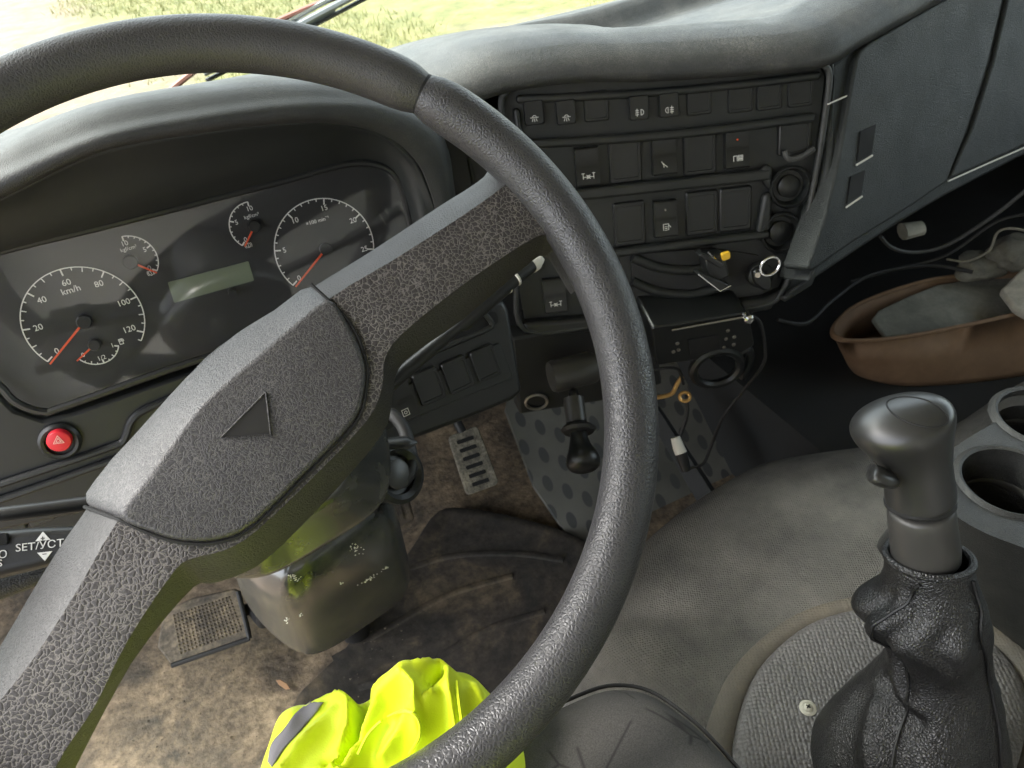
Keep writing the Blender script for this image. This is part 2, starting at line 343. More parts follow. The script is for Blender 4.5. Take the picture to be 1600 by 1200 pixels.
def tube(name, pts, r, mat, parent=None, seg=12, closed=False, cap=True, flat=1.0, up=None, **kw):
    pts = [np.asarray(p, float) for p in pts]; n = len(pts); rs = r if hasattr(r, '__len__') else [r] * n
    tg = [nrm((pts[(i + 1) % n] - pts[i - 1]) if closed else pts[min(i + 1, n - 1)] - pts[max(i - 1, 0)]) for i in range(n)]
    a = V(0, 0, 1) if up is None else np.asarray(up, float)
    if abs(a @ tg[0]) > .95: a = V(1, 0, 0)
    vs_, fs = [], []; s = nrm(np.cross(tg[0], a))
    for i in range(n):
        s = s - tg[i] * (s @ tg[i]); s = nrm(s); b = np.cross(tg[i], s)
        for k in range(seg):
            an = 2 * math.pi * k / seg; vs_.append(pts[i] + rs[i] * (s * math.cos(an) + flat * b * math.sin(an)))
    for i in range(n if closed else n - 1):
        j = (i + 1) % n
        for k in range(seg):
            q = (k + 1) % seg; fs.append([i * seg + k, i * seg + q, j * seg + q, j * seg + k])
    if cap and not closed: fs += [list(range(seg)), list(range((n - 1) * seg, n * seg))]
    return mk(name, vs_, fs, mat, parent, **kw)
def lathe(name, prof, o, ax, mat, parent=None, seg=32, caps=True, **kw):
    """prof: (radius, height along ax)"""
    ax = nrm(np.asarray(ax, float)); t = V(1, 0, 0) if abs(ax[0]) < .8 else V(0, 1, 0)
    s = nrm(np.cross(ax, t)); b = np.cross(ax, s); o = np.asarray(o, float); vs_, fs = [], []
    for (r, h) in prof:
        for k in range(seg):
            an = 2 * math.pi * k / seg; vs_.append(o + ax * h + r * (s * math.cos(an) + b * math.sin(an)))
    for i in range(len(prof) - 1):
        for k in range(seg):
            q = (k + 1) % seg; fs.append([i * seg + k, i * seg + q, (i + 1) * seg + q, (i + 1) * seg + k])
    if caps and prof[0][0] > 1e-6: fs.append(list(range(seg)))
    if caps and prof[-1][0] > 1e-6: fs.append(list(range((len(prof) - 1) * seg, len(prof) * seg)))
    return mk(name, vs_, fs, mat, parent, **kw)
def sheet(name, rows, mat, parent=None, n=6, m_=6, solid=.004, flip=False, **kw):
    """smooth surface through control rows (equal lengths)"""
    R = [spl(r, n) for r in rows]; C = list(zip(*R)); C = [spl(c, m_) for c in C]
    nu, nv = len(C), len(C[0]); vs_ = [p for c in C for p in c]
    fs = [[i * nv + j, i * nv + j + 1, (i + 1) * nv + j + 1, (i + 1) * nv + j] for i in range(nu - 1) for j in range(nv - 1)]
    if flip: fs = [f[::-1] for f in fs]
    me = bpy.data.meshes.new(name); me.from_pydata([tuple(map(float, v)) for v in vs_], [], fs); me.update()
    return link(name, me, mat, parent, solid=solid, angle=0, **kw)
def box(name, lo, hi, mat, parent=None, **kw):
    x0, y0, z0 = lo; x1, y1, z1 = hi
    v = [(x0, y0, z0), (x1, y0, z0), (x1, y1, z0), (x0, y1, z0), (x0, y0, z1), (x1, y0, z1), (x1, y1, z1), (x0, y1, z1)]
    return mk(name, v, [[0, 3, 2, 1], [4, 5, 6, 7], [0, 1, 5, 4], [1, 2, 6, 5], [2, 3, 7, 6], [3, 0, 4, 7]], mat, parent, **kw)
_fonts = {}
def text(name, s, ch, a, b, size, mat, parent, h=.0005, rot=0.0, align='CENTER', ext=.00015, shear=0.0, sx=1.0):
    key = (s, size, align, ext, sx)
    if key not in _fonts:
        cu = bpy.data.curves.new('t%d' % len(_fonts), 'FONT'); cu.body = s; cu.size = size; cu.align_x = align; cu.align_y = 'CENTER'; cu.extrude = ext; cu.resolution_u = 3
        to = bpy.data.objects.new('t%d' % len(_fonts), cu); COL.objects.link(to); bpy.context.view_layer.update(); dg = bpy.context.evaluated_depsgraph_get()
        me = bpy.data.meshes.new_from_object(to.evaluated_get(dg)); bpy.data.objects.remove(to)
        if sx != 1.0:
            for v in me.vertices: v.co.x *= sx
        me.materials.clear(); me.materials.append(M[mat]); _fonts[key] = me
    return link(name, _fonts[key], mat, parent, smooth=False, mw=ch.mat(a, b, h, rot))
def strokes(name, ch, segs, a, b, h, wd, mat, parent, sc_=1.0, rot=0.0):
    """printed symbol made of flat raised lines; segs are polylines in symbol units"""
    vs_, fs = [], []
    for pl in segs:
        for (x0, y0), (x1, y1) in zip(pl[:-1], pl[1:]):
            d = V(x1 - x0, y1 - y0); L = np.linalg.norm(d)
            if L < 1e-9: continue
            d /= L; q = V(-d[1], d[0]) * wd / 2; e = d * wd / 3; k = len(vs_)
            for pt in (V(x0, y0) * sc_ - e + q, V(x1, y1) * sc_ + e + q, V(x1, y1) * sc_ + e - q, V(x0, y0) * sc_ - e - q):
                vs_.append((pt[0], pt[1], 0)); vs_.append((pt[0], pt[1], .0002))
            fs += [[k, k + 2, k + 4, k + 6], [k + 1, k + 7, k + 5, k + 3], [k, k + 1, k + 3, k + 2], [k + 2, k + 3, k + 5, k + 4], [k + 4, k + 5, k + 7, k + 6], [k + 6, k + 7, k + 1, k]]
    me = bpy.data.meshes.new(name); me.from_pydata(vs_, [], fs); me.update()
    return link(name, me, mat, parent, smooth=False, mw=ch.mat(a, b, h, rot))
def circ(cx, cy_, r, a0=0, a1=360, n=16): return [(cx + r * math.cos(math.radians(a0 + (a1 - a0) * k / n)), cy_ + r * math.sin(math.radians(a0 + (a1 - a0) * k / n))) for k in range(n + 1)]

# ================================================================== SETTING
# ground outside, far below the cab
gm = bpy.data.meshes.new('ground'); gm.from_pydata([(-600, -600, -1.15), (600, -600, -1.15), (600, 600, -1.15), (-600, 600, -1.15)], [], [[0, 1, 2, 3]])
tag(link('ground', gm, 'ground', smooth=False), 'dry meadow with a bare earth track seen through the windshield', 'ground', kind='structure')
def grass():
    n = 52000; x = rng.uniform(-4, 9, n); y = rng.uniform(4.5, 17, n)
    dens = np.array([noise.noise(Vector((a * .42, b * .42, 0))) for a, b in zip(x, y)]); keep = (dens - .35 * np.clip((.8 - x) / 1.7, 0, 1.4) + rng.uniform(-.12, .12, n)) > -.10
    x, y = x[keep], y[keep]; n = len(x); hh = rng.uniform(.03, .12, n); an = rng.uniform(0, 6.28, n); wd = rng.uniform(.003, .008, n); le = rng.uniform(-.06, .06, (n, 2))
    z0 = -1.15; v = np.empty((n, 3, 3)); dx, dy = np.cos(an) * wd, np.sin(an) * wd
    v[:, 0] = np.stack([x - dx, y - dy, np.full(n, z0)], 1); v[:, 1] = np.stack([x + dx, y + dy, np.full(n, z0)], 1); v[:, 2] = np.stack([x + le[:, 0], y + le[:, 1], z0 + hh], 1)
    me = bpy.data.meshes.new('grass'); me.from_pydata(v.reshape(-1, 3).tolist(), [], np.arange(3 * n).reshape(-1, 3).tolist())
    tag(link('grass', me, 'blade', smooth=False), 'yellow-green grass blades growing on the meadow ahead of the truck', 'grass', kind='stuff')
grass()

X0, X1, YB, YF = -.62, 1.75, -1.15, .80
tag(box('cab_floor', (X0, YB, -.06), (X1, YF, 0.0), 'mat', smooth=False), 'dusty cab floor covered in tan dirt', 'floor', kind='structure')
tag(box('firewall', (X0, YF, -.5), (X1, YF + .05, .685), 'cavity', smooth=False), 'dark front bulkhead under the dashboard', 'wall', kind='structure')
tag(box('cab_roof', (X0 - .05, YB - .05, 1.55), (X1 + .05, .70, 1.60), 'roof', smooth=False), 'pale cab ceiling', 'ceiling', kind='structure')
tag(box('cab_back_wall', (X0, YB - .05, -.06), (X1, YB, 1.55), 'roof', smooth=False), 'pale rear cab wall', 'wall', kind='structure')
for xs, nm in ((X0, 'driver'), (X1, 'passenger')):
    s = -1 if xs < 0 else 1; x0, x1 = sorted((xs, xs + s * .05))
    d = root('cab_door', 'truck cab door standing open on the driver side' if s < 0 else 'closed truck cab door with a wide window on the passenger side', 'door', (xs, YF if s < 0 else -.2, 0), 'cab doors')
    box('lower_panel', (x0, YB + .2, -.06), (x1, YF + .02, .74), 'plastic', d, smooth=False)
    box('top_rail', (x0, YB + .2, 1.44), (x1, .66, 1.55), 'plastic', d, smooth=False)
    box('door_glass', (xs + s * .02, YB + .2, .742), (xs + s * .024, .60, 1.438), 'screen', d, smooth=False)
    if s < 0: d.rotation_euler.z = math.radians(-78)
    tag(box('cab_rear_post', (x0, YB, .0), (x1, YB + .198, 1.55), 'roof', None, smooth=False), 'pale corner post behind the %s door' % nm, 'post', kind='structure')
WS = Chart((.56, .83, .695), 0, -10)
ws = root('windshield', 'wide flat windshield above the dashboard looking onto the meadow', 'windshield', WS.w(0, 0))
plate_ab('glass', WS, [(-1.17, 0.0), (1.17, 0.0), (1.17, .84), (-1.17, .84)], -.005, 0, 'screen', ws, smooth=False)
plate_ab('bottom_seal', WS, [(-1.20, -.03), (1.20, -.03), (1.20, -.012), (-1.20, -.012)], -.016, -.0055, 'rubber', ws, bevel=.003)
for s in (-1, 1):
    plate_ab('pillar', WS, rrect(s * 1.21, .42, .035, .46, .01, 2), -.05, .03, 'plastic', ws)
# wiper outside the glass
wb = [WS.pw(x, y, -.055) for x, y in ((322, 126), (430, 72), (520, 24), (640, -38), (820, -130))]
wp = root('windshield_wiper', 'wiper with a rust red arm and grey metal blade outside the windshield', 'wiper', WS.pw(150, 235, -.02))
bl = tube('blade_frame', spl([p + V(0, -.004, .012) for p in wb], 4), [.0095] * 17, 'wiper', wp, seg=8, flat=.55)
tube('rubber_lip', spl(wb, 4), .006, 'rubber', bl, seg=6, flat=.5)
tube('spine', spl([p + V(0, .004, .021) for p in wb], 4), .0035, 'chrome', bl, seg=6)
tube('arm', spl([WS.pw(150, 235, -.03), WS.pw(240, 162, -.045), WS.pw(330, 92, -.06), WS.pw(440, 30, -.07), WS.pw(560, -18, -.07)], 4), .0075, 'rust', wp, seg=8, flat=.6)
tube('blade_clip', [WS.pw(455, 44, -.06), WS.pw(520, 14, -.066)], .012, 'wiper', wp, seg=8, flat=.6)

# ================================================================== STEERING WHEEL
WC = Chart((0, 0, .75), 0, 0); a_ = math.radians(42)
WC.n = V(0, -math.sin(a_), math.cos(a_)); WC.u = V(1, 0, 0); WC.v = np.cross(WC.n, WC.u)
RW, RT = .235, .0172
sw = root('steering_wheel', 'large black two-spoke truck steering wheel with grained grip, turned so its spokes slant', 'steering wheel', WC.w(0, 0, -.03))
ga = math.atan2(*WC.ab(660, 148)[::-1])
def arc(a0, a1, n): return [WC.w(RW * math.cos(a0 + (a1 - a0) * k / n), RW * math.sin(a0 + (a1 - a0) * k / n)) for k in range(n + 1)]
gb = ga + math.pi
n1 = 90
def ends(n, r, e=3): return [r * (.80 if i in (0, n) else .93 if i in (1, n - 1) else .985 if i in (2, n - 2) else 1) for i in range(n + 1)]
g0 = .004
tube('rim', arc(ga + g0, gb - g0, n1), ends(n1, RT), 'rim_top', sw, seg=28, up=WC.n)
ri = tube('rim', arc(gb + g0, gb + math.pi - g0, n1), ends(n1, RT * 1.02), 'rim', sw, seg=28, up=WC.n)
for g in (ga, gb):
    tube('rim_joint', arc(g - .01, g + .01, 2), RT * .80, 'groove', sw, seg=20, up=WC.n)
# spoke bridge: T = edge of the upper face, B = lower silhouette
T = [(800, 200), (812, 238), (806, 270), (775, 300), (712, 344), (610, 409), (517, 465), (400, 562), (310, 642), (185, 812), (125, 915), (55, 1025), (0, 1095), (-95, 1225),
     (0, 1330), (100, 1175), (150, 1100), (200, 1000), (272, 893), (303, 872), (350, 860), (400, 830), (500, 735), (575, 655), (597, 605), (601, 562), (628, 522), (722, 446), (815, 383), (856, 366), (884, 385), (908, 430)]
B = [(722, 198), (757, 236), (762, 268), (735, 292), (690, 320), (590, 386), (490, 448), (370, 522), (290, 592), (135, 796), (65, 900), (0, 1010), (-50, 1080), (-150, 1225),
     (20, 1350), (120, 1195), (165, 1100), (235, 995), (303, 917), (330, 912), (372, 899), (417, 873), (505, 787), (595, 682), (612, 632), (618, 588), (642, 556), (722, 500), (800, 434), (850, 396), (874, 404), (897, 445)]
Tw = [WC.pw(x, y, 0.0) for x, y in T]; Bw = [WC.pw(x, y, -.026) for x, y in B]
NS = 3
Ts, Bs = spl(Tw, NS, True), spl(Bw, NS, True)
def ringbody(name, loops, mat, parent, **kw):
    n = len(loops[0]); vs_ = [p for l in loops for p in l]; fs = [list(range(n)), list(range((len(loops) - 1) * n, len(loops) * n))]
    for j in range(len(loops) - 1): fs += [[j * n + i, (j + 1) * n + i, (j + 1) * n + (i + 1) % n, j * n + (i + 1) % n] for i in range(n)]
    return mk(name, vs_, fs, mat, parent, **kw)
Cs = [b + (t - b) * .5 - WC.n * .022 for b, t in zip(Bs, Ts)]
brg = ringbody('spoke_bridge', [Ts, Bs, Cs], 'spoke', sw, bevel=.004, bseg=3, angle=60)
brg.data.materials.append(M['spoke_side'])
for p in brg.data.polygons: p.material_index = 0 if len(p.vertices) > 8 and np.array(p.normal) @ WC.n > 0 else 1
# hub pad lying on the bridge, slightly proud, with a joint all round
PT = [(514, 470), (455, 512), (400, 560), (352, 600), (310, 640), (268, 696), (228, 752), (190, 806), (240, 831), (290, 844), (345, 841), (395, 817), (480, 734), (552, 657), (569, 602), (567, 562), (542, 506)]
PB = [(489, 446), (428, 483), (368, 520), (328, 555), (288, 590), (203, 684), (160, 732), (133, 789), (241, 834), (291, 847), (346, 844), (397, 820), (482, 737), (555, 659), (572, 603), (570, 560), (544, 503)]
hb = [-.0255] * 8 + [-.004] * 9
PTw = spl([WC.pw(x, y, .0035) for x, y in PT], 3, True)
PBw = spl([WC.pw(x, y, h) for (x, y), h in zip(PB, hb)], 3, True)
pad = ringbody('hub_pad', [PTw, PBw], 'pad', sw, bevel=.0028, bseg=3, angle=60)
tube('pad_joint', spl([WC.pw(x, y, .0006) for x, y in [(486, 444)] + [(545, 502), (571, 560), (573, 603), (556, 661), (483, 739), (398, 822), (347, 846), (291, 849), (240, 836)] + [(186, 812)]], 5) + [WC.pw(132, 792, -.025)], .0011, 'groove', sw, seg=6)
tri = [(415, 613), (423, 679), (346, 683)]
em = plate('emblem', WC, rpoly(tri, 3, 2), .002, .0040, 'emblem', sw, at=.004, smooth=False)
tw = [WC.pw(x, y, .0040) for x, y in tri]
tube('emblem_edge', [tw[0], tw[1], tw[2], tw[0] * .98 + tw[2] * .02], .0006, 'pad', em, seg=6)
lathe('hub_boss', [(.045, -.03), (.045, -.060), (.034, -.085)], WC.w(0, 0), WC.n, 'plastic', sw)

# ================================================================== STEERING COLUMN
sc_root = root('steering_column', 'dark plastic steering column cover below the wheel with yellow-green sheen', 'column', (0, .2, .05))
U = Chart((0, 0, .75), 0, 0); U.n, U.u, U.v = WC.n, WC.u, WC.v
def loft(name, loops, mat, parent, sub=1, **kw):
    return ringbody(name, loops, mat, parent, sub=sub, **kw)
cow = [(258, 700), (230, 800), (300, 880), (376, 902), (430, 893), (500, 850), (566, 810), (604, 775), (606, 700), (580, 610), (480, 560), (340, 600)]
c1 = [WC.pw(x, y, -.085) for x, y in cow]; ce1 = sum(c1) / len(c1); c1 = [ce1 + (p - ce1) * 1.05 for p in c1]
c0 = [ce1 + (p - ce1) * .60 + WC.n * .036 for p in c1]; cen = sum(c0) / len(c0)
c0b = [cen + (p - cen) * .93 + WC.n * .008 for p in c0]
loft('upper_cowl', [c0b, c0, [p + (c1[i] - p) * .5 for i, p in enumerate(c0)], [p + (c1[i] - p) * .94 for i, p in enumerate(c0)], c1, [p - WC.n * .012 for p in c1], [p - WC.n * .05 for p in c1]], 'col', sc_root, sub=2)
lowb = [(372, 905), (398, 958), (438, 1000), (474, 1024), (505, 1020), (560, 985), (606, 952), (638, 930), (636, 880), (600, 830), (480, 800), (390, 840)]
lowt = [(330, 800), (352, 868), (392, 905), (430, 915), (470, 895), (525, 850), (575, 810), (612, 775), (612, 730), (570, 690), (460, 690), (370, 720)]
zb = [.395] * 12
lb = [P(x, y, z=.392) for x, y in lowb]; lc_ = sum(lb) / 12; lb = [lc_ + (p - lc_) * 1.07 for p in lb]; lt = [P(x, y, z=.600) for x, y in lowt]
cb = sum(lb) / 12
lb2 = [cb + (p - cb) * .84 - V(0, 0, .010) for p in lb]; lb1 = [p + (t - p) * .12 for p, t in zip(lb, lt)]; lb = [cb + (p - cb) * .97 for p in lb]
lower = ringbody('lower_shroud', [lb2, lb, lb1, [p + (t - p) * .5 for p, t in zip(lb, lt)], lt], 'col', sc_root, sub=2)
for (x, y), nm in (((513, 783), 'screw_hole'), ((508, 893), 'screw_hole')):
    q = WC.pw(x, y, -.07) if y < 800 else P(x, y, y=.075)
    lathe(nm, [(.0075, 0), (.0075, .002), (.005, .0035)], q - ray(x, y) * .0, -ray(x, y), 'groove', sc_root, seg=14)
tube('shaft', [V(0, .20, .42), V(0, .36, .02)], .022, 'rubber', sc_root)
# ignition barrel and ring of the lock
bx0, bx1 = P(575, 740, d=.59), P(622, 745, d=.60)
ax = nrm(P(640, 735, d=.575) - P(570, 745, d=.62))
ig = lathe('ignition_barrel', [(.020, -.05), (.022, -.005), (.0235, 0), (.0235, .006), (.020, .008), (.016, .0045), (.0155, 0)], P(618, 742, d=.60), ax, 'plastic', sc_root)
lathe('lock_plug', [(.012, .0), (.012, .004), (.009, .0055)], P(618, 742, d=.60), ax, 'tube', ig, seg=20)
tube('cable_loop', spl([P(600, 655, d=.63), P(612, 648, d=.625), P(630, 668, d=.62), P(640, 700, d=.615), P(643, 728, d=.61), P(630, 752, d=.605), P(606, 745, d=.605), P(592, 728, d=.60)], 6), .0055, 'rubber', sc_root, seg=10)
tube('lock_lever', spl([P(596, 694, d=.585), P(620, 692, d=.585), P(637, 692, d=.585), P(652, 691, d=.587)], 4), [.0050 + .0012 * math.sin(i / 12 * 3) if i < 9 else .0045 - (i - 9) * .0012 for i in range(13)], 'plastic', sc_root, seg=12, flat=.6)

# stalks: a step to the left of the column
st = root('control_stalk', 'fat black cruise control stalk lettered SET, left of the wheel hub', 'stalk', WC.pw(150, 842, -.055))
ST = Chart(WC.pw(70, 846, -.04), 0, 0); ax_u = nrm(WC.pw(180, 834, -.04) - WC.pw(-40, 858, -.04)); ST.n = WC.n; ST.u = ax_u; ST.v = np.cross(ST.n, ST.u)
ab = [ST.ab(x, y) for x, y in [(-120, 846), (0, 829), (60, 824), (120, 822), (170, 822), (175, 850), (130, 868), (60, 890), (0, 905), (-120, 932)]]
ringbody('grip', [[ST.w(a * .98, b * .8, .006) for a, b in ab], [ST.w(a, b, 0) for a, b in ab], [ST.w(a, b * .9, -.014) for a, b in ab]], 'plastic', st, bevel=.004, bseg=3)
tube('stalk_root', [ST.w(*ST.ab(160, 838), -.005), ST.w(*ST.ab(330, 800), -.03)], .012, 'plastic', st)
ang = 0.0
text('lettering', 'SET/УСТАНОВКА', ST, *ST.ab(24, 857, .0065), .0060, 'white', st, h=.0066, align='LEFT', sx=1.08)
text('lettering', 'КОНТРОЛЬ МО', ST, *ST.ab(12, 866, .0065), .0060, 'white', st, h=.0066, align='RIGHT', sx=1.05)
text('lettering', 'RES', ST, *ST.ab(4, 880, .0065), .0055, 'white', st, h=.0066, align='RIGHT')
for (px_, s) in (((67, 839), 1), ((70, 868), -1)):
    a, b = ST.ab(*px_, .0065)
    tr = plate_ab('arrow_mark', ST, [(a - .0038, b - s * .0020), (a + .0038, b - s * .0020), (a, b + s * .0030)], .0060, .0067, 'white', st, smooth=False)
    strokes('sign', ST, [[(-1, 0), (1, 0)], [(0, -1), (0, 1)]] if s > 0 else [[(-1, 0), (1, 0)]], a, b - s * .0008, .0068, .0004, 'groove', tr, sc_=.0009)
plate('thumb_slider', ST, rpoly([(-40, 838), (10, 832), (12, 850), (-40, 856)], 4, 3), .004, .0085, 'groove', st, bevel=.001)
st2 = root('turn_signal_stalk', 'thin black stalk above the lettered one, left of the hub', 'stalk', WC.pw(190, 782, -.075))
tube('rod', spl([WC.pw(-130, 818, -.07), WC.pw(0, 804, -.07), WC.pw(140, 786, -.075), WC.pw(300, 765, -.08)], 6), .0046, 'plastic', st2, seg=14)
st3 = root('wiper_stalk', 'black tapered stalk with a white tip, right of the column', 'stalk', WC.pw(520, 660, -.06))
pp = [P(500, 690, d=.52), P(600, 607, d=.545), P(716, 510, d=.58), P(720, 506, d=.582), P(804, 435, d=.60), P(830, 414, d=.607)]
tube('rod', pp, [.006, .006, .0048, .0072, .0064, .0062], 'plastic', st3, seg=14)
tube('tip', [P(828, 416, d=.607), P(832, 412, d=.609), P(842, 407, d=.611), P(848, 410, d=.612)], [.0066, .0072, .0068, .003], 'offwhite', st3, seg=14)
for x, y in ((790, 446), (804, 434)):
    lathe('ring_mark', [(.0073, -.0007), (.0073, .0007)], P(x, y, d=.598), pp[5] - pp[4], 'offwhite', st3, seg=16)
hs = root('stalk_housing', 'grey plastic switch housing under the lettered stalk', 'housing', WC.pw(150, 880, -.09))
hp = [(-120, 915), (0, 893), (70, 872), (150, 858), (220, 850), (200, 885), (130, 893), (60, 915), (0, 938), (-120, 975)]
ringbody('shell', [[WC.pw(x, y, -.055) for x, y in hp], [WC.pw(x, y, -.10) for x, y in hp]], 'console', hs, bevel=.006, bseg=3)

# ================================================================== INSTRUMENT CLUSTER
CL = Chart(CAM + 1.1 * (V(0, .242, .7075) - CAM), 0, 15)
KP = .000487                                            # metres per photo pixel on this face
ic = root('instrument_cluster', 'instrument panel with two large round dials, two pressure gauges and a small display', 'instrument panel', CL.w(0, -.07))
LENS = [(-150, 470), (-110, 425), (0, 392), (150, 356), (300, 318), (450, 280), (540, 256), (592, 258), (622, 282), (640, 345), (662, 440), (640, 472), (340, 553), (110, 632), (68, 643), (24, 628), (-10, 596), (-90, 560)]
lens2 = spl([V(*CL.ab(x, y)) for x, y in LENS], 4, True)
plate_ab('face_plate', CL, lens2, -.02, 0.0, 'face', ic, smooth=False)
def ringarc(name, ch, cx, cy_, r, a0, a1, wd, h, mat, parent, n=64, t=.0004):
    vs_, fs = [], []
    for k in range(n + 1):
        a = a0 + (a1 - a0) * k / n; c, s = math.cos(a), math.sin(a)
        for rr, hh in ((r, h), (r - wd, h), (r - wd, h - t), (r, h - t)): vs_.append(ch.w(cx + rr * c, cy_ + rr * s, hh))
    for k in range(n): fs += [[4 * k + j, 4 * k + 4 + j, 4 * k + 4 + (j + 1) % 4, 4 * k + (j + 1) % 4] for j in range(4)]
    return mk(name, vs_, fs, mat, parent, smooth=False)
def bar(name, ch, p0, p1, w0, w1, h0, h1, mat, parent):
    d = V(p1[0] - p0[0], p1[1] - p0[1]); d /= np.linalg.norm(d); q = V(-d[1], d[0])
    A = [V(*p0) + q * w0 / 2, V(*p1) + q * w1 / 2, V(*p1) - q * w1 / 2, V(*p0) - q * w0 / 2]
    return plate_ab(name, ch, A, h0, h1, mat, parent, smooth=False)
def gauge(label, c, start, end, vmax, majors, minor, r=None, nums=(), numsize=.0075, unit=None, tip=None, hubr=.006, nd=.0018, rn=.74, major_len=.13):
    cx, cy_ = CL.ab(*c); g = root('gauge', '', '', CL.w(cx, cy_)); del g['label'], g['category']
    g['label'] = label; attach(g, ic)
    s, e = V(*CL.ab(*start)) - V(cx, cy_), V(*CL.ab(*end)) - V(cx, cy_)
    a0, a1 = math.atan2(s[1], s[0]), math.atan2(e[1], e[0])
    cw = 1 if label.find('left pressure') < 0 and label.find('fuel') < 0 else -1
    if cw == 1:
        while a1 > a0: a1 -= 2 * math.pi
    else:
        while a1 < a0: a1 += 2 * math.pi
        if a1 - a0 > 2 * math.pi: a1 -= 2 * math.pi
    r = r or np.linalg.norm(s)
    lathe('dial_disc', [(r * 1.01, .0), (r * 1.01, .0006)], CL.w(cx, cy_), CL.n, 'dial', g, seg=64, smooth=False) if r > .03 else None
    ringarc('scale_ring', CL, cx, cy_, r, a0, a1, .0009, .0012, 'white', g)
    k = 0
    while k * minor <= vmax + 1e-6:
        v = k * minor; a = a0 + (a1 - a0) * v / vmax; big = abs(v / majors - round(v / majors)) < 1e-6; mid = abs(v / (majors / 2) - round(v / (majors / 2))) < 1e-6
        L = r * (major_len if big else major_len * .75 if mid else major_len * .5); c_, s_ = math.cos(a), math.sin(a)
        bar('tick', CL, (cx + (r - .0003) * c_, cy_ + (r - .0003) * s_), (cx + (r - L) * c_, cy_ + (r - L) * s_), .0012 if big else .0008, .0012 if big else .0008, .0007, .0013, 'white', g); k += 1
    for v, sx_ in nums:
        a = a0 + (a1 - a0) * v / vmax; text('numeral', sx_, CL, cx + r * rn * math.cos(a), cy_ + r * rn * math.sin(a), numsize, 'white', g, h=.0009)
    if unit: text('unit', unit[0], CL, *CL.ab(*unit[1]), unit[2], 'white', g, h=.0009)
    if tip:
        t0 = V(cx, cy_); t1 = V(*CL.ab(*tip)); d = t1 - t0
        bar('needle', CL, t0 + d * .12, t1, nd, nd * .75, .0030, .0040, 'orange', g)
    lathe('needle_hub', [(hubr, 0.0), (hubr, .0055), (hubr * .85, .0065)], CL.w(cx, cy_), CL.n, 'plastic', g, seg=24)
    return g
gauge('speedometer reading to 120 km/h', (132, 501), (74, 565), (224, 533), 125, 20, 5, nums=[(v, str(v)) for v in range(0, 121, 20)], unit=('km/h', (111, 453), .0078), tip=(79, 567), hubr=.0063)
gauge('engine speed dial, times 100 per minute', (508, 388), (457, 446), (562, 444), 30, 5, 1, nums=[(v, str(v)) for v in (0, 5, 10, 15, 20, 25, 30)], unit=('×100 min⁻¹', (496, 345), .0050), tip=(461, 447), hubr=.0060, rn=.80, numsize=.0070)
gauge('left pressure gauge for brake circuit 1', (204, 408), (246, 423), (190, 367), 10, 5, 1, nums=[(0, '0'), (5, '5'), (10, '10')], numsize=.0062, unit=('kgf/cm²', (201, 388), .0047), tip=(245, 425), hubr=.0062, nd=.0016, rn=.70, major_len=.2)
gauge('right pressure gauge for brake circuit 2', (397, 352), (378, 384), (386, 313), 10, 5, 1, nums=[(0, '0'), (5, '5'), (10, '10')], numsize=.0062, unit=('kgf/cm²', (393, 337), .0047), tip=(382, 384), hubr=.0055, nd=.0016, rn=.70, major_len=.2)
gauge('fuel gauge inside the speedometer', (148, 537), (119, 565), (194, 541), 8, 4, 1, r=.0196, nums=[(0, '0'), (4, '1/2'), (8, '1')], numsize=.0058, tip=(121, 562), hubr=.0052, nd=.0015, rn=.72, major_len=.2)
FUEL = [[(-.8, -1), (-.8, 1), (.4, 1), (.4, -1), (-.8, -1)], [(-.5, .2), (.1, .2), (.1, .7), (-.5, .7), (-.5, .2)], [(.4, 0), (.8, 0), (.8, .6), (.5, .9)]]
strokes('fuel_symbol', CL, FUEL, *CL.ab(190, 533), .0009, .0006, 'white', ic, sc_=.0024)
for c, d in (((236, 426), '1'), ((388, 383), '2')):
    a, b = CL.ab(*c); strokes('brake_symbol', CL, [circ(0, 0, 1), circ(0, 0, 1.5, 140, 220, 6), circ(0, 0, 1.5, -40, 40, 6)], a, b, .0009, .00045, 'white', ic, sc_=.0021)
    text('brake_digit', d, CL, a, b, .0040, 'white', ic, h=.0009)
dq = [V(*CL.ab(x, y)) for x, y in ((262, 441), (388, 408), (397, 438), (272, 473))]
plate_ab('display', CL, rpoly(dq, .0012, 3), .0, .0010, 'display', ic, smooth=False)
plate_ab('clear_lens', CL, lens2, .0115, .0125, 'lens', ic, smooth=False)
lathe('reset_button', [(.0035, 0), (.0035, .013)], CL.w(*CL.ab(362, 455)), CL.n, 'plastic', ic, seg=16)
bez = [CL.w(p[0], p[1], .012) for p in spl([V(*CL.ab(x, y, .012)) for x, y in LENS], 6, True)]
tube('lens_frame', bez, .0035, 'plastic', ic, seg=8, closed=True)

# ================================================================== DASHBOARD
db = root('dashboard', 'dark grey-green moulded truck dashboard with instrument hood and padded top', 'dashboard', (.4, .6, .5))
core = [(-.60, .37), (.18, .37), (.30, .36), (.45, .285), (.60, .215), (.75, .225), (1.0, .275), (1.73, .36), (1.73, .79), (-.60, .79)]
prism('core', [V(x, y, .690) for x, y in core], [V(x, y + .05 if y < .7 else y, .545) for x, y in core], 'cavity', db, smooth=False)
L3 = [(-200, 372), (-100, 320), (0, 276), (150, 212), (300, 181), (450, 162), (560, 163), (625, 178), (668, 202), (692, 240), (706, 320), (716, 440)]
L2 = [(-200, 398), (-100, 345), (0, 302), (150, 232), (300, 203), (450, 186), (545, 190), (606, 210), (646, 244), (668, 285), (684, 345), (696, 452)]
L1 = [(-200, 440), (-100, 405), (0, 373), (150, 328), (300, 285), (450, 244), (540, 219), (590, 224), (622, 246), (642, 285), (660, 345), (680, 455)]
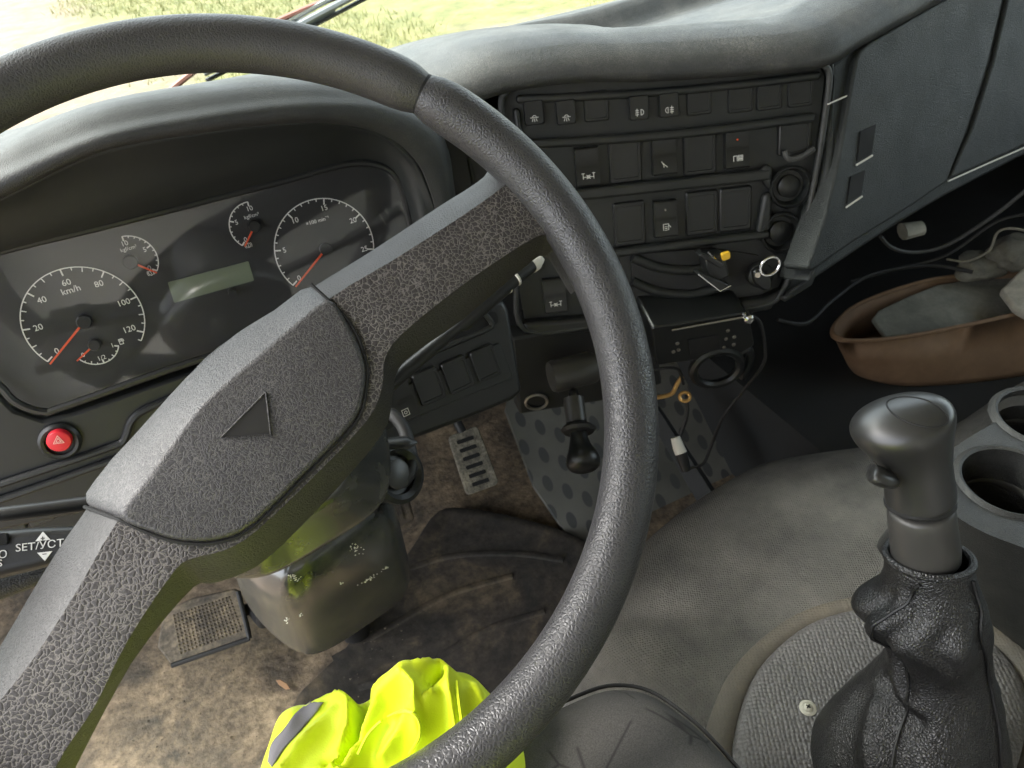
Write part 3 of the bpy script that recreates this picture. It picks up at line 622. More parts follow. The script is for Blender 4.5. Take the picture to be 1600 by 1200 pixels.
L0 = [(-200, 450), (-100, 420), (0, 390), (150, 354), (300, 316), (450, 278), (545, 252), (594, 254), (624, 278), (640, 320), (650, 372), (668, 460)]
w0 = [CL.pw(x, y, .006) for x, y in L0]; w1 = [CL.pw(x, y, .030) for x, y in L1]
w2 = [P(x, y, y=.272) for x, y in L2]; w3 = [P(x, y, y=.276) for x, y in L3]
w25 = [(a + b) / 2 + V(0, -.006, .0) for a, b in zip(w2, w3)]
sheet('hood_lining', [w0, w1, [(a + b) / 2 + V(0, 0, .004) for a, b in zip(w1, w2)], w2], 'hood_in', db, m_=4)
w4 = [p + (V(0, .04, .008) if i < 9 else V(.012, .04, 0)) for i, p in enumerate(w3)]
w5 = [V(p[0], .46, .80) if i < 8 else p + V(.03, .15, -.005) for i, p in enumerate(w3)]
w6 = [V(p[0] * 1.02, .80, .700) if i < 8 else p + V(.04, .42, -.05) for i, p in enumerate(w3)]
sheet('instrument_hood', [w2, w25, w3, w4, w5, w6], 'hood', db, m_=5)
# panel below the dials
LPX = [(-170, 620), (-60, 596), (-8, 612), (22, 642), (66, 657), (114, 646), (342, 567), (660, 484), (700, 540), (560, 690), (330, 770), (180, 790), (0, 830), (-170, 870)]
plate('lower_panel', CL, LPX, -.03, .006, 'plastic', db, bevel=.003)
hz = plate_ab('hazard_button_base', CL, circ(*CL.ab(94, 688, .008), .0160, n=28)[:-1], .004, .0085, 'rubber', db, bevel=.002)
lathe('collar', [(.0175, .0), (.0175, .003), (.0150, .0055), (.0125, .0050), (.0120, .001)], CL.w(*CL.ab(94, 689, .008), .007), CL.n, 'plastic', hz)
btn = lathe('button', [(.0100, 0), (.0100, .0115), (.0092, .0128), (.006, .0136), (.0001, .0138)], CL.w(*CL.ab(93, 687, .014), .006), CL.n, 'red', hz)
btn['label'] = 'round red hazard warning button'
tri3 = lambda s: [(s * math.cos(math.radians(90 + 120 * k)), s * math.sin(math.radians(90 + 120 * k))) for k in (0, 1, 2, 0)]
a, b = CL.ab(91, 689, .0205); strokes('warning_triangle', CL, [tri3(1), tri3(.5)], a, b, .0201, .0006, 'pinkprint', hz, sc_=.0048, rot=-.25)
for pts in ([(-170, 815), (0, 757), (100, 724), (178, 697), (192, 690), (198, 679), (208, 655), (232, 638), (300, 610)], [(-170, 838), (0, 781), (90, 750), (177, 719), (260, 690)]):
    tube('panel_ridge', spl([CL.pw(x, y, .009) for x, y in pts], 6), .0035, 'plastic', db, seg=8)
lt_ = plate('lower_tray', CL, [(-170, 850), (0, 792), (110, 766), (240, 730), (300, 760), (140, 830), (0, 870), (-170, 920)], -.06, -.022, 'plastic', db, bevel=.003)
for c, hw in (((18, 816), .011), ((62, 801), .011), ((112, 786), .006)):
    a, b = CL.ab(*c, -.02); plate_ab('blank_cover', CL, rrect(a, b, hw, .010, .002), -.022, -.014, 'console', lt_, bevel=.0015)

# padded top, from the edge over the switch panel back to the windshield
SP = Chart(P(1040, 260, d=.78), 22, 15)
GB = Chart(SP.pw(1300, 160), -8, 20)
EPX = [(630, 196), (700, 168), (785, 136), (900, 119), (1010, 117), (1150, 109), (1280, 96)]
EG = [(1345, 62), (1480, -12), (1660, -104), (1900, -210)]
E0 = [SP.pw(x, y, .004) for x, y in EPX] + [GB.pw(x, y, .004) for x, y in EG]
E0[0] = E0[1] + (E0[1] - E0[2]) * .9
E0 = spl(E0, 16); ys_top = []
prof = [(-.002, -.006, 0), (-.004, .004, 0), (.004, .016, 0), (.020, .0255, 0), (.045, .030, 0), (.065, .030, 0)]
rows = [[p + V(0, dy, dz) for p in E0] for dy, dz, _ in prof]
nb = 64; base = rows[-1]
for k in range(1, nb + 1):
    t = k / nb; row = []
    for p in base:
        q = V(p[0] * (1 + .04 * t), p[1] + (.80 - p[1]) * t, p[2] + (.700 - p[2]) * (t ** 1.3)); row.append(q)
    rows.append(row)
def sstep(a, b, x): t = min(max((x - a) / (b - a), 0), 1); return t * t * (3 - 2 * t)
tl = SP.pw(893, 44, .03)
for row in rows:
    for q in row:
        e = np.interp(q[0], [p[0] for p in E0], [p[1] for p in E0])
        d = sstep(.450, .466, q[0]) * (1 - sstep(.93, .97, q[0])) * sstep(.078, .092, q[1] - e) * (1 - sstep(.66, .70, q[1]))
        q[2] -= .040 * d
nv = len(E0); vs_ = [q for r_ in rows for q in r_]
fs = [[i * nv + j, i * nv + j + 1, (i + 1) * nv + j + 1, (i + 1) * nv + j] for i in range(len(rows) - 1) for j in range(nv - 1)]
me = bpy.data.meshes.new('top_pad'); me.from_pydata([tuple(map(float, v)) for v in vs_], [], fs); me.update()
link('top_pad', me, 'pad_top', db, solid=.004, angle=0)

plate('side_filler', SP, [(690, 215), (745, 190), (784, 172), (792, 262), (808, 430), (716, 462), (704, 330)], -.06, -.022, 'plastic', db, at=-.02, bevel=.003)
tube('filler_edge', spl([SP.pw(733, 248, -.021), SP.pw(740, 285, -.021), SP.pw(750, 360, -.021)], 4), .0025, 'hood', db, seg=8)
# passenger side: surround, glovebox door, side panel
SUR = [(1300, 100), (1345, 66), (1480, -10), (1660, -102), (1900, -200), (1900, 130), (1700, 205), (1600, 243), (1480, 305), (1400, 352), (1264, 442), (1280, 400), (1291, 300), (1299, 200), (1302, 130)]
plate('frame_skirt', SP, [(1296, 98), (1304, 96), (1306, 130), (1304, 200), (1298, 300), (1288, 400), (1270, 446), (1226, 474), (1222, 462), (1246, 412), (1266, 345), (1282, 270), (1294, 190), (1300, 125)], -.05, -.003, 'glove', db, bevel=.003)
plate('passenger_surround', GB, SUR, -.05, -.004, 'glove', db, bevel=.004)
DOOR = [(1339, 92), (1346, 78), (1365, 64), (1480, -2), (1572, -52), (1566, 5), (1545, 95), (1514, 195), (1480, 284), (1425, 322), (1335, 378), (1268, 424), (1262, 418), (1290, 338), (1312, 245), (1328, 150)]
gd = plate('glovebox_door', GB, DOOR, -.03, .004, 'glove', db, bevel=.003, bseg=3)
gd['label'] = 'large smooth glovebox door with two small slots'
for q in ([(1345, 205), (1369, 194), (1362, 240), (1340, 252)], [(1330, 276), (1352, 266), (1346, 304), (1324, 318)]):
    s_ = plate('latch_slot', GB, q, .003, .0055, 'groove', gd, smooth=False)
    tube('slot_lip', [GB.pw(q[3][0] - 2, q[3][1] + 6, .006), GB.pw(q[2][0] + 1, q[2][1] + 3, .006)], .0011, 'offwhite', s_, seg=6)
plate('side_panel', GB, [(1585, -52), (1900, -190), (1900, 100), (1700, 187), (1600, 228), (1484, 280), (1520, 200), (1553, 96), (1575, 0)], -.03, .001, 'glove', db, bevel=.003, bseg=3)
tube('trim_line', [GB.pw(1482, 283, .001), GB.pw(1540, 257, .001), GB.pw(1600, 231, .001), GB.pw(1700, 190, .001)], .0010, 'offwhite', db, seg=6)
tube('trim_line', [GB.pw(1293, 163, 0), GB.pw(1325, 149, 0)], .0009, 'offwhite', db, seg=6)
# underside closing the dash towards the bulkhead
und = [(1228, 468), (1264, 440), (1400, 350), (1480, 303), (1600, 241), (1900, 126)]
ua = [GB.pw(x, y, -.03) for x, y in und]; sheet('underside', [ua, [p + V(.02, .10, -.03) for p in ua], [V(p[0] + .04, .76, p[2] - .04) for p in ua]], 'cavity', db, m_=3)

# ================================================================== SWITCH PANEL (centre)
sp = root('switch_panel', 'centre switch panel angled to the driver with rows of rocker switches', 'switch panel', SP.w(0, -.17))
FR = [(783, 165), (790, 146), (812, 135), (900, 123), (1010, 122), (1150, 113), (1268, 100), (1288, 103), (1296, 120), (1290, 175), (1278, 255), (1262, 335), (1242, 405), (1222, 455), (1196, 476), (1100, 490), (960, 504), (822, 516), (806, 420), (790, 260)]
plate('back_plate', SP, FR, -.03, -.012, 'panel', sp, at=0)
fr = spl([SP.pw(x, y, .0) for x, y in FR], 5, True)
tube('edge_frame', fr, .0032, 'hood', sp, seg=10, closed=True)
def ledge(px_, h1, mat='panel', h0=-.0125, bev=.004): return plate('ledge', SP, px_, h0, h1, mat, sp, bevel=bev, bseg=3)
def strip(p0, p1, th, h1, arch=0.0, n=10):
    a0, a1 = V(*SP.ab(*p0, h1)), V(*SP.ab(*p1, h1)); up = [a0 + (a1 - a0) * k / n + V(0, arch * math.sin(math.pi * k / n)) for k in range(n + 1)]
    return plate_ab('ledge', SP, up + [p - V(0, th) for p in reversed(up)], -.0125, h1, 'panel', sp, bevel=.003, bseg=3)
strip((806, 149), (1284, 111), .008, -.005, -.004)
strip((822, 219), (1276, 176), .009, .000, -.004)
strip((842, 303), (1206, 264), .012, .000)
strip((880, 401), (1204, 360), .009, .000)
for q in ([(1186, 268), (1200, 256), (1208, 262), (1206, 300), (1196, 290)], [(1182, 370), (1194, 304), (1208, 300), (1206, 360)]): ledge(q, -.001)
ledge([(800, 170), (812, 168), (835, 330), (850, 420), (838, 430), (822, 330)], -.004)
# one small key, one rocker, one blank cover: shared meshes
def keymesh(hw, hh, hb, ht, tilt=0.0, r=.002):
    bm = bmesh.new(); o_ = rrect(0, 0, hw, hh, r, 3); n = len(o_)
    lo = [bm.verts.new((x, y, -.012)) for x, y in o_]; mi = [bm.verts.new((x, y, (hb if y < 0 else ht) - .0012)) for x, y in o_]
    hi = [bm.verts.new((x * .92, y * .94, (hb if y < 0 else ht))) for x, y in o_]
    if tilt: 
        pass
    for A, Bq in ((lo, mi), (mi, hi)):
        for i in range(n): bm.faces.new([A[i], A[(i + 1) % n], Bq[(i + 1) % n], Bq[i]])
    bm.faces.new(hi); bm.normal_update()
    m_ = bpy.data.meshes.new('key'); bm.to_mesh(m_); bm.free(); m_.materials.append(M['rocker']); return m_
def rockmesh(hw, hh):
    """rocker seen from the side: upper half sunk, lower half proud, with a rounded crest"""
    bm = bmesh.new(); pr = [(-hh, -.012), (-hh, .0020), (-hh * .92, .0042), (-hh * .15, .0022), (0, .0014), (hh * .2, .0002), (hh * .92, .0010), (hh, .0002), (hh, -.012)]
    a_ = [bm.verts.new((-hw, y, z)) for y, z in pr]; b_ = [bm.verts.new((hw, y, z)) for y, z in pr]
    for i in range(len(pr) - 1): bm.faces.new([a_[i], b_[i], b_[i + 1], a_[i + 1]])
    bm.faces.new(a_[::-1]); bm.faces.new(b_); bmesh.ops.recalc_face_normals(bm, faces=bm.faces)
    m_ = bpy.data.meshes.new('rocker'); bm.to_mesh(m_); bm.free(); m_.materials.append(M['rocker']); return m_
def blankmesh(hw, hh, lip=True):
    bm = bmesh.new(); o_ = rrect(0, 0, hw, hh, .0025, 3); n = len(o_)
    lv = [[bm.verts.new((x * s, y * s, z)) for x, y in o_] for s, z in ((1, -.012), (1, -.0016), (.94, -.0004), (.80, -.0004), (.78, -.0014))]
    for A, Bq in zip(lv[:-1], lv[1:]):
        for i in range(n): bm.faces.new([A[i], A[(i + 1) % n], Bq[(i + 1) % n], Bq[i]])
    bm.faces.new(lv[-1]); m_ = bpy.data.meshes.new('blank'); bm.to_mesh(m_); bm.free(); m_.materials.append(M['rocker']); return m_
K1, B1 = keymesh(.0098, .0115, .0030, .0024), blankmesh(.0125, .0145)
R2, B2 = rockmesh(.0122, .0190), blankmesh(.0170, .0235)
def put(name, mesh_, ch, px_, h, par, rot=0.0):
    a, b = ch.ab(*px_, h); return link(name, mesh_, None, par, mw=ch.mat(a, b, h, rot), angle=30), a, b
LAMP = [circ(0, 0, .45, 0, 180, 8) + [(.45, 0)], [(-.9, 0), (.9, 0)], [(-.35, -.25), (-.55, -.8)], [(0, -.3), (0, -.9)], [(.35, -.25), (.55, -.8)]]
FOGF = [circ(.35, 0, .6, -90, 90, 8) + [(.35, -.6)], [(-.2, .45), (-.9, .45)], [(-.2, 0), (-.9, 0)], [(-.2, -.45), (-.9, -.45)], [(-.55, .8), (-.55, -.8)]]
FOGR = [circ(-.35, 0, .6, 90, 270, 8) + [(-.35, .6)], [(.1, .45), (.9, .45)], [(.1, 0), (.9, 0)], [(.1, -.45), (.9, -.45)], [(.5, .8), (.5, -.8)]]
AXLE = [[(-1.2, .8), (-1.2, -.8)], [(1.2, .8), (1.2, -.8)], [(-1.5, .8), (-.9, .8)], [(-1.5, -.8), (-.9, -.8)], [(1.5, .8), (.9, .8)], [(1.5, -.8), (.9, -.8)], [(-1.2, 0), (-.4, 0)], [(.4, 0), (1.2, 0)], [(-.4, .4), (.4, -.4)], [(-.4, -.4), (.4, .4)], circ(0, 0, .3, n=8)]
DIFF = [[(-.8, -.8), (.9, -.8), (-.5, .5)], [(-.8, .9), (-.3, .1), (-.3, -.6)]]
RADI = [[(-1, -.7), (-1, .7), (-.2, .7), (-.2, -.7), (-1, -.7)]] + [[(x, .8), (x, -.8)] for x in (.1, .4, .7, 1.0)] + [[(.1, 0), (1.0, 0)]]
TANK = [[(-.7, -1), (-.7, 1), (.5, 1), (.5, -1), (-.7, -1)], [(-.4, .4), (.2, .4)], [(-.4, 0), (.2, 0)], [(-.4, -.4), (.2, -.4)], [(.5, .8), (1, .2)]]
ROT = 0.0
for p_, sym in (((834, 176), LAMP), ((884, 175), LAMP), ((998, 168), FOGF), ((1045, 164), FOGR)):
    o_, a, b = put('push_switch', K1, SP, p_, -.006, sp)
    strokes('symbol', SP, sym, a, b - .0045, -.0028, .00065, 'white', o_, sc_=.0044)
for p_ in ((932, 166), (1093, 156), (1158, 152), (1203, 148), (1252, 143)): put('blank_cover', B1, SP, p_, -.008, sp)
for p_, sym, led in (((918, 261), AXLE, 0), ((1038, 243), DIFF, 0), ((1152, 233), RADI, 1), ((1040, 342), TANK, 1), ((867, 462), AXLE, 0)):
    o_, a, b = put('rocker_switch', R2, SP, p_, -.004, sp)
    strokes('symbol', SP, sym, a, b - .0095, -.0008, .00062, 'white', o_, sc_=.0046)
    if led: lathe('indicator', [(.0011, 0), (.0011, .0012), (.0006, .0018)], SP.w(a, b + .0095, -.0042), SP.n, 'orange' if p_[0] > 1100 else 'steel', o_, seg=10)
for p_ in ((977, 250), (1094, 238), (984, 350), (1097, 333), (1150, 327)): put('blank_cover', B2, SP, p_, -.008, sp)
# right hand column: square knob and two round caps in bowls
o_, a, b = put('square_button', blankmesh(.0165, .0165), SP, (1243, 216), -.004, sp)
for p_ in ((1232, 291), (1218, 362)):
    a, b = SP.ab(*p_, -.01)
    bw = lathe('round_recess', [(.0215, .004), (.0225, .0), (.0195, .0005), (.0165, -.006), (.0160, -.012)], SP.w(a, b, -.004), SP.n, 'panel', sp, caps=False)
    lathe('round_cap', [(.0120, -.012), (.0120, -.003), (.0105, -.0018), (.0001, -.0015)], SP.w(a, b, -.004), SP.n, 'rocker', bw, seg=24)
tube('recess_lip', spl([SP.pw(1226, 236, 0), SP.pw(1232, 248, .001), SP.pw(1250, 246, .001), SP.pw(1272, 232, 0)], 5), .003, 'pad_top', sp, seg=8)
# ashtray with two curved ribs
ash = plate('ashtray', SP, rpoly([(985, 398), (1110, 388), (1190, 400), (1180, 440), (1100, 462), (990, 470)], 8, 3), -.0125, -.008, 'rubber', sp, at=-.008)
for yo in (0, 38):
    tube('ashtray_rib', spl([SP.pw(x, y + yo, -.006) for x, y in ((988, 402), (1030, 418), (1080, 422), (1120, 412))], 6), .0055, 'panel', ash, seg=10)
lathe('ignition_lock', [(.014, -.01), (.014, .003), (.011, .005)], SP.w(*SP.ab(1188, 430), 0), SP.n, 'plastic', sp, seg=24)
# lower lip of the panel
plate('bottom_lip', SP, [(815, 505), (960, 494), (1100, 480), (1196, 466), (1226, 452), (1206, 486), (1100, 502), (960, 516), (822, 530)], -.05, .002, 'plastic', sp, bevel=.005, bseg=3)

# ================================================================== SMALL SWITCH GROUP right of the column
GP = Chart(P(720, 585, d=.70), -6, 22)
gp = root('lower_switch_group', 'small black panel of four switches and a tray below the right spoke', 'switch panel', GP.w(0, -.06))
ol = [(520, 690), (560, 600), (640, 540), (700, 505), (770, 470), (788, 468), (796, 484), (814, 596), (818, 612), (802, 626), (720, 660), (640, 690), (560, 720)]
plate('panel_shell', GP, ol, -.05, 0, 'plastic', gp, bevel=.005, bseg=3)
plate('inner_frame', GP, rpoly([(560, 650), (640, 600), (782, 535), (802, 590), (660, 648), (590, 680)], 6, 3), -.001, .003, 'panel', gp, bevel=.002)
GR = math.radians(3)
for i, p_ in enumerate(((626, 628), (671, 604), (716, 586), (760, 568))):
    if i == 0:
        o_, a, b = put('rocker_switch', R2, GP, p_, .006, gp); strokes('symbol', GP, [[(-1, -1), (-1, 1), (1, 1), (1, -1), (-1, -1)], circ(0, 0, .45, n=8)], a, b - .0095, .0102, .0006, 'offwhite', o_, sc_=.003)
    else:
        put('blank_cover', blankmesh(.0125, .0155), GP, p_, .006, gp)
tr_ = plate('coin_tray', GP, rpoly([(652, 558), (700, 520), (755, 488), (776, 486), (780, 505), (690, 545)], 8, 3), -.001, .002, 'groove', gp)
tube('tray_lip', spl([GP.pw(655, 560, .003), GP.pw(720, 532, .003), GP.pw(762, 514, .003), GP.pw(768, 505, .003), GP.pw(757, 490, .003)], 5), .0026, 'plastic', tr_, seg=8)

# ================================================================== FLOOR COVERINGS AND PEDALS
def pillow(name, outline, steps, mat, parent=None, n=4, cap_z=None, **kw):
    """rounded mound from an xy outline: steps are (inset, z) from the skirt inwards"""
    o_ = [p[:2] for p in spl([V(p[0], p[1], 0) for p in outline], n, True)]; L = len(o_)
    area = sum(o_[i][0] * o_[(i + 1) % L][1] - o_[(i + 1) % L][0] * o_[i][1] for i in range(L)); sg = 1 if area > 0 else -1
    nm_ = []
    for i in range(L):
        d = o_[(i + 2) % L] - o_[i - 2]; d = d / np.linalg.norm(d); nm_.append(V(-d[1], d[0]) * sg)
    loops = [[V(*(p + q * ins), z) for p, q in zip(o_, nm_)] for ins, z in steps]
    return ringbody(name, loops, mat, parent, **kw)
mat_px = [(452, 1100), (492, 1048), (540, 1000), (600, 905), (640, 850), (682, 792), (740, 788), (830, 806), (905, 832), (960, 880), (960, 1000), (900, 1120), (760, 1260), (560, 1300), (440, 1240)]
mo = [P(x, y, z=.03) for x, y in mat_px]
dm = pillow('rubber_floor_mat', mo, [(-.004, .0), (0, .016), (.006, .024), (.02, .022), (.03, .018)], 'mat_dark', None, angle=0)
tag(dm, 'dark scuffed rubber mat with raised edge under the steering column', 'mat')
for k, pts in enumerate(([(520, 1030), (600, 985), (700, 930), (800, 900)], [(610, 900), (700, 870), (800, 865), (880, 875)], [(560, 1075), (660, 1040), (760, 985), (850, 955)])):
    tube('mat_wrinkle', spl([P(x, y, z=.018) for x, y in pts], 6), .006, 'mat_dark', dm, seg=8, flat=.6)
TP = Chart(P(880, 780, z=.05), 0, 52)
tp = plate('insulation_panel', TP, [(790, 640), (815, 520), (1000, 480), (1235, 470), (1300, 640), (1100, 800), (1000, 865), (890, 840), (835, 760)], -.012, 0, 'dots', None, smooth=False)
tag(tp, 'pale grey insulation sheet printed with dark dots in the footwell', 'insulation')
# clutch pedal with diamond tread
PC = Chart(P(325, 980, z=.11), 8, 58)
cp = root('clutch_pedal', 'dusty square pedal with diamond tread at the left of the footwell', 'pedal', P(325, 980, z=.0), 'foot pedals')
pq = [(245, 1010), (255, 955), (300, 934), (366, 919), (374, 924), (391, 990), (386, 1000), (275, 1040), (266, 1038)]
plate('pad', PC, pq, -.012, 0, 'pedal', cp, bevel=.003)
qa = [V(*PC.ab(x, y)) for x, y in ((268, 960), (360, 930), (380, 986), (280, 1024))]
vs_, fs = [], []; nx, ny = 17, 11
for i in range(nx):
    for j in range(ny):
        u_, v_ = (i + .5) / nx, (j + .5) / ny
        if i % 1: continue
        c = (qa[0] * (1 - u_) + qa[1] * u_) * (1 - v_) + (qa[3] * (1 - u_) + qa[2] * u_) * v_; k = len(vs_); s = .0026
        for dx, dy, h in ((s, 0, 0), (0, s, 0), (-s, 0, 0), (0, -s, 0), (0, 0, .0022)): vs_.append(PC.w(c[0] + dx, c[1] + dy, h))
        fs += [[k, k + 1, k + 4], [k + 1, k + 2, k + 4], [k + 2, k + 3, k + 4], [k + 3, k, k + 4]]
tag(mk('tread', vs_, fs, 'pedal', cp, smooth=False), kind='stuff')
for e in (((268, 1040), (390, 998)), ((390, 998), (372, 924))):
    tube('pad_rim', [PC.pw(*e[0], .001), PC.pw(*e[1], .001)], .0035, 'rubber', cp, seg=8)
tube('arm', spl([PC.pw(372, 955, -.012), PC.pw(392, 950, -.02), P(400, 930, z=.16), V(-.10, .70, .50)], 5), .009, 'rubber', cp, seg=10)
# brake pedal
PB_ = Chart(P(625, 790, z=.16), 0, 50)
bp_ = root('brake_pedal', 'dark brake pedal half hidden behind the steering column', 'pedal', P(625, 790, z=.0), 'foot pedals')
plate('pad', PB_, rpoly([(585, 790), (636, 765), (648, 812), (600, 835)], 6, 3), -.012, 0, 'mat_dark', bp_, bevel=.003)
for k in range(4):
    plate('tread_bar', PB_, [(596 + k * 11, 790 - k * 5), (601 + k * 11, 788 - k * 5), (610 + k * 11, 822 - k * 5), (605 + k * 11, 824 - k * 5)], -.001, .002, 'mat_dark', bp_, smooth=False)
tube('arm', [PB_.pw(615, 790, -.012), V(.12, .74, .48)], .009, 'rubber', bp_, seg=10)
# accelerator with slots
PA = Chart(P(742, 718, z=.15), 0, 45)
ap = root('accelerator_pedal', 'narrow worn metal accelerator pedal with cross slots beside the dotted sheet', 'pedal', P(742, 718, z=.0), 'foot pedals')
plate('pad', PA, rpoly([(700, 682), (746, 664), (781, 756), (730, 775)], 8, 3), -.010, 0, 'pedal_dark', ap, bevel=.003)
for k in range(6):
    t = k / 5; cx, cy_ = 727 + 24 * t, 688 + 66 * t
    plate('slot', PA, rpoly([(cx - 14, cy_ + 1), (cx + 12, cy_ - 8), (cx + 14, cy_ - 2), (cx - 12, cy_ + 7)], 2, 2), -.001, .0012, 'groove', ap, smooth=False)
tube('arm', [PA.pw(722, 675, -.005), P(712, 655, z=.2), V(.27, .74, .42)], .008, 'rubber', ap, seg=10)
lf = plate('dry_leaf', Chart(P(442, 1068, z=.012), 20, 75), [(431, 1063), (438, 1062), (448, 1068), (453, 1076), (446, 1077), (436, 1070)], -.002, .001, 'leaf', None, bevel=.0005)
tag(lf, 'small dry brown leaf scrap lying on the dusty floor', 'leaf')
crumb = []
cv, cf = [], []
for i in range(260):
    x, y = random.uniform(200, 640), random.uniform(900, 1190); c = P(x, y, z=.003 if x < 460 else .027); s = random.uniform(.0006, .0022); k = len(cv)
    for d in ((s, 0, 0), (-s * .5, s * .8, 0), (-s * .5, -s * .8, 0), (0, 0, s)): cv.append(c + V(*d) * random.uniform(.6, 1.3))
    cf += [[k, k + 1, k + 3], [k + 1, k + 2, k + 3], [k + 2, k, k + 3], [k, k + 2, k + 1]]
tag(mk('floor_grit', cv, cf, 'pedal', None, smooth=False), 'loose grit and crumbs scattered on the floor mats', 'grit', kind='stuff')

# ================================================================== ENGINE COVER, GEAR PLATE
tun_px = [(928, 1020), (935, 965), (958, 905), (1000, 842), (1060, 788), (1120, 748), (1180, 719), (1260, 703), (1340, 692), (1450, 676)]
to = [P(x, y, z=.30) for x, y in tun_px]; to = [V(.262, -.9, 0), V(.262, -.5, 0), V(.262, -.2, 0)] + to + [V(1.05, .06, 0), V(1.10, -.2, 0), V(1.10, -.9, 0)]
tl0 = spl([V(p[0], p[1], 0) for p in to], 4, True); tc_ = V(.66, -.38, 0)
tn = ringbody('engine_cover', [[V(*(tc_ + (p - tc_) * k)[:2], z) for p in tl0] for k, z in ((1.11, .0), (1.065, .12), (1.035, .22), (1.006, .275), (.975, .303), (.93, .322), (.86, .336), (.75, .343), (.55, .345))], 'tunnel', None, angle=0)
tag(tn, 'dusty grey textured vinyl engine cover hump beside the seat', 'engine cover')
o1 = [(1090, 1250), (1098, 1150), (1140, 1050), (1220, 975), (1300, 942), (1400, 930), (1500, 955), (1600, 1005), (1660, 1110), (1620, 1300), (1400, 1420), (1160, 1380)]
gpl = root('gear_plate', 'rounded pebble-grained plate raised around the gear lever base', 'cover plate', P(1420, 1180, z=.345))
def sc_loop(pts, k, z):
    c = sum(pts) / len(pts); return [V(*(c + (p - c) * k)[:2], z) for p in pts]
l0 = spl([P(x, y, z=.345) for x, y in o1], 4, True)
ringbody('edge_band', [sc_loop(l0, 1.0, .332), sc_loop(l0, .985, .350), sc_loop(l0, .96, .355), sc_loop(l0, .80, .357), sc_loop(l0, .78, .35)], 'ring', gpl, angle=0)
ringbody('plate', [sc_loop(l0, .80, .352), sc_loop(l0, .79, .3615), sc_loop(l0, .76, .3655), sc_loop(l0, .70, .367)], 'dome', gpl, angle=0)
zsc = .3665; ps = P(1262, 1107, z=zsc)
scw = root('screw', 'pale screw with washer fixing the gear plate', 'screw', ps)
lathe('washer', [(.0072, 0), (.0072, .0012), (.0045, .0022), (.0040, .0010), (.0001, .0010)], ps, (0, 0, 1), 'cream', scw, seg=24)
hd = lathe('head', [(.0042, .0008), (.0042, .0022), (.003, .0034), (.0001, .0038)], ps, (0, 0, 1), 'cream', scw, seg=20)
for r_ in (0, 90):
    c, s = math.cos(math.radians(r_ + 20)), math.sin(math.radians(r_ + 20)); tube('cross_slot', [ps + V(-c * .002, -s * .002, .0038), ps + V(c * .002, s * .002, .0038)], .0006, 'groove', hd, seg=6)

# ================================================================== GEAR LEVER
gl = root('gear_lever', 'tall gear lever with bulbous dark knob rising from a leather boot', 'gear lever', P(1420, 1185, z=.367))
def stack(name, secs, mat, parent, seg=32, sub=1, close_top=True):
    """loft of ellipses: (px, py, depth, half width px, aspect, tilt px)"""
    vs_, fs = [], []; pts = [P(s[0], s[1], d=s[2]) for s in secs]
    axis = nrm(pts[-1] - pts[0]); 
    for i, (x, y, d, r, asp) in enumerate(secs):
        rr = r * d / FPX; t = nrm(pts[min(i + 1, len(pts) - 1)] - pts[max(i - 1, 0)]); t = nrm(t * .35 + axis * .65)
        side = nrm(np.cross(t, nrm(pts[i] - CAM))); b = np.cross(side, t)
        for k in range(seg):
            a = 2 * math.pi * k / seg; vs_.append(pts[i] + rr * (side * math.cos(a) + b * asp * math.sin(a)))
    for i in range(len(secs) - 1):
        for k in range(seg): fs.append([i * seg + k, i * seg + (k + 1) % seg, (i + 1) * seg + (k + 1) % seg, (i + 1) * seg + k])
    fs += [list(range(seg)), list(range((len(secs) - 1) * seg, len(secs) * seg))]
    return mk(name, vs_, fs, mat, parent, sub=sub)
kn = stack('knob', [(1438, 783, .515, 49, 1), (1438, 780, .5145, 51, 1), (1437, 765, .512, 51, 1), (1434, 745, .508, 50, 1), (1431, 721, .504, 51, 1), (1426, 703, .501, 57, .95), (1419, 688, .498, 65, .90), (1413, 674, .495, 72, .88), (1409, 662, .493, 77, .85), (1406, 651, .4905, 76, .80), (1402, 643, .488, 65, .74), (1400, 637, .486, 46, .68), (1399, 634, .485, 24, .62), (1399, 633, .4848, 8, .6)], 'knob', gl, sub=2)
cc_ = P(1431, 645, d=.468); 
nk = nrm(nrm(P(1402, 600, d=.50) - P(1415, 690, d=.50)) * .8 - nrm(ray(1430, 640)) * .75)
from mathutils.bvhtree import BVHTree
def caster(o_):
    dg_ = bpy.context.evaluated_depsgraph_get(); e_ = o_.evaluated_get(dg_); m_ = e_.to_mesh(); mw_ = e_.matrix_world
    b_ = BVHTree.FromPolygons([(mw_ @ v.co)[:] for v in m_.vertices], [p.vertices[:] for p in m_.polygons]); e_.to_mesh_clear()
    def f(px_, py_, off=.0):
        r = nrm(ray(px_, py_)); h = b_.ray_cast(Vector(CAM.tolist()), Vector(r.tolist())); return np.array(h[0]) - r * off if h[0] else None
    return f
ck = caster(kn)
ring_ = [q for q in (ck(x, y, .0001) for x, y in spl([V(1386, 628), V(1412, 620), V(1450, 626), V(1478, 646), V(1479, 662), V(1455, 668), V(1420, 660), V(1394, 645)], 5, True)) if q is not None]
tube('shift_pattern_cap_joint', ring_, .0006, 'groove', kn, seg=6, closed=True)
tube('range_switch', spl([P(1392, 748, d=.492), P(1380, 746, d=.488), P(1366, 741, d=.486), P(1360, 738, d=.486)], 4), [.007, .008, .0085, .009, .0093, .0095, .0095, .0094, .0092, .009, .008, .006, .003], 'knob', kn, seg=14, flat=.62)
stack('collar', [(1437, 788, .516, 48, 1), (1437, 786, .516, 51, 1), (1437, 783, .515, 51, 1), (1437, 782, .515, 48, 1)], 'groove', gl, sub=0)
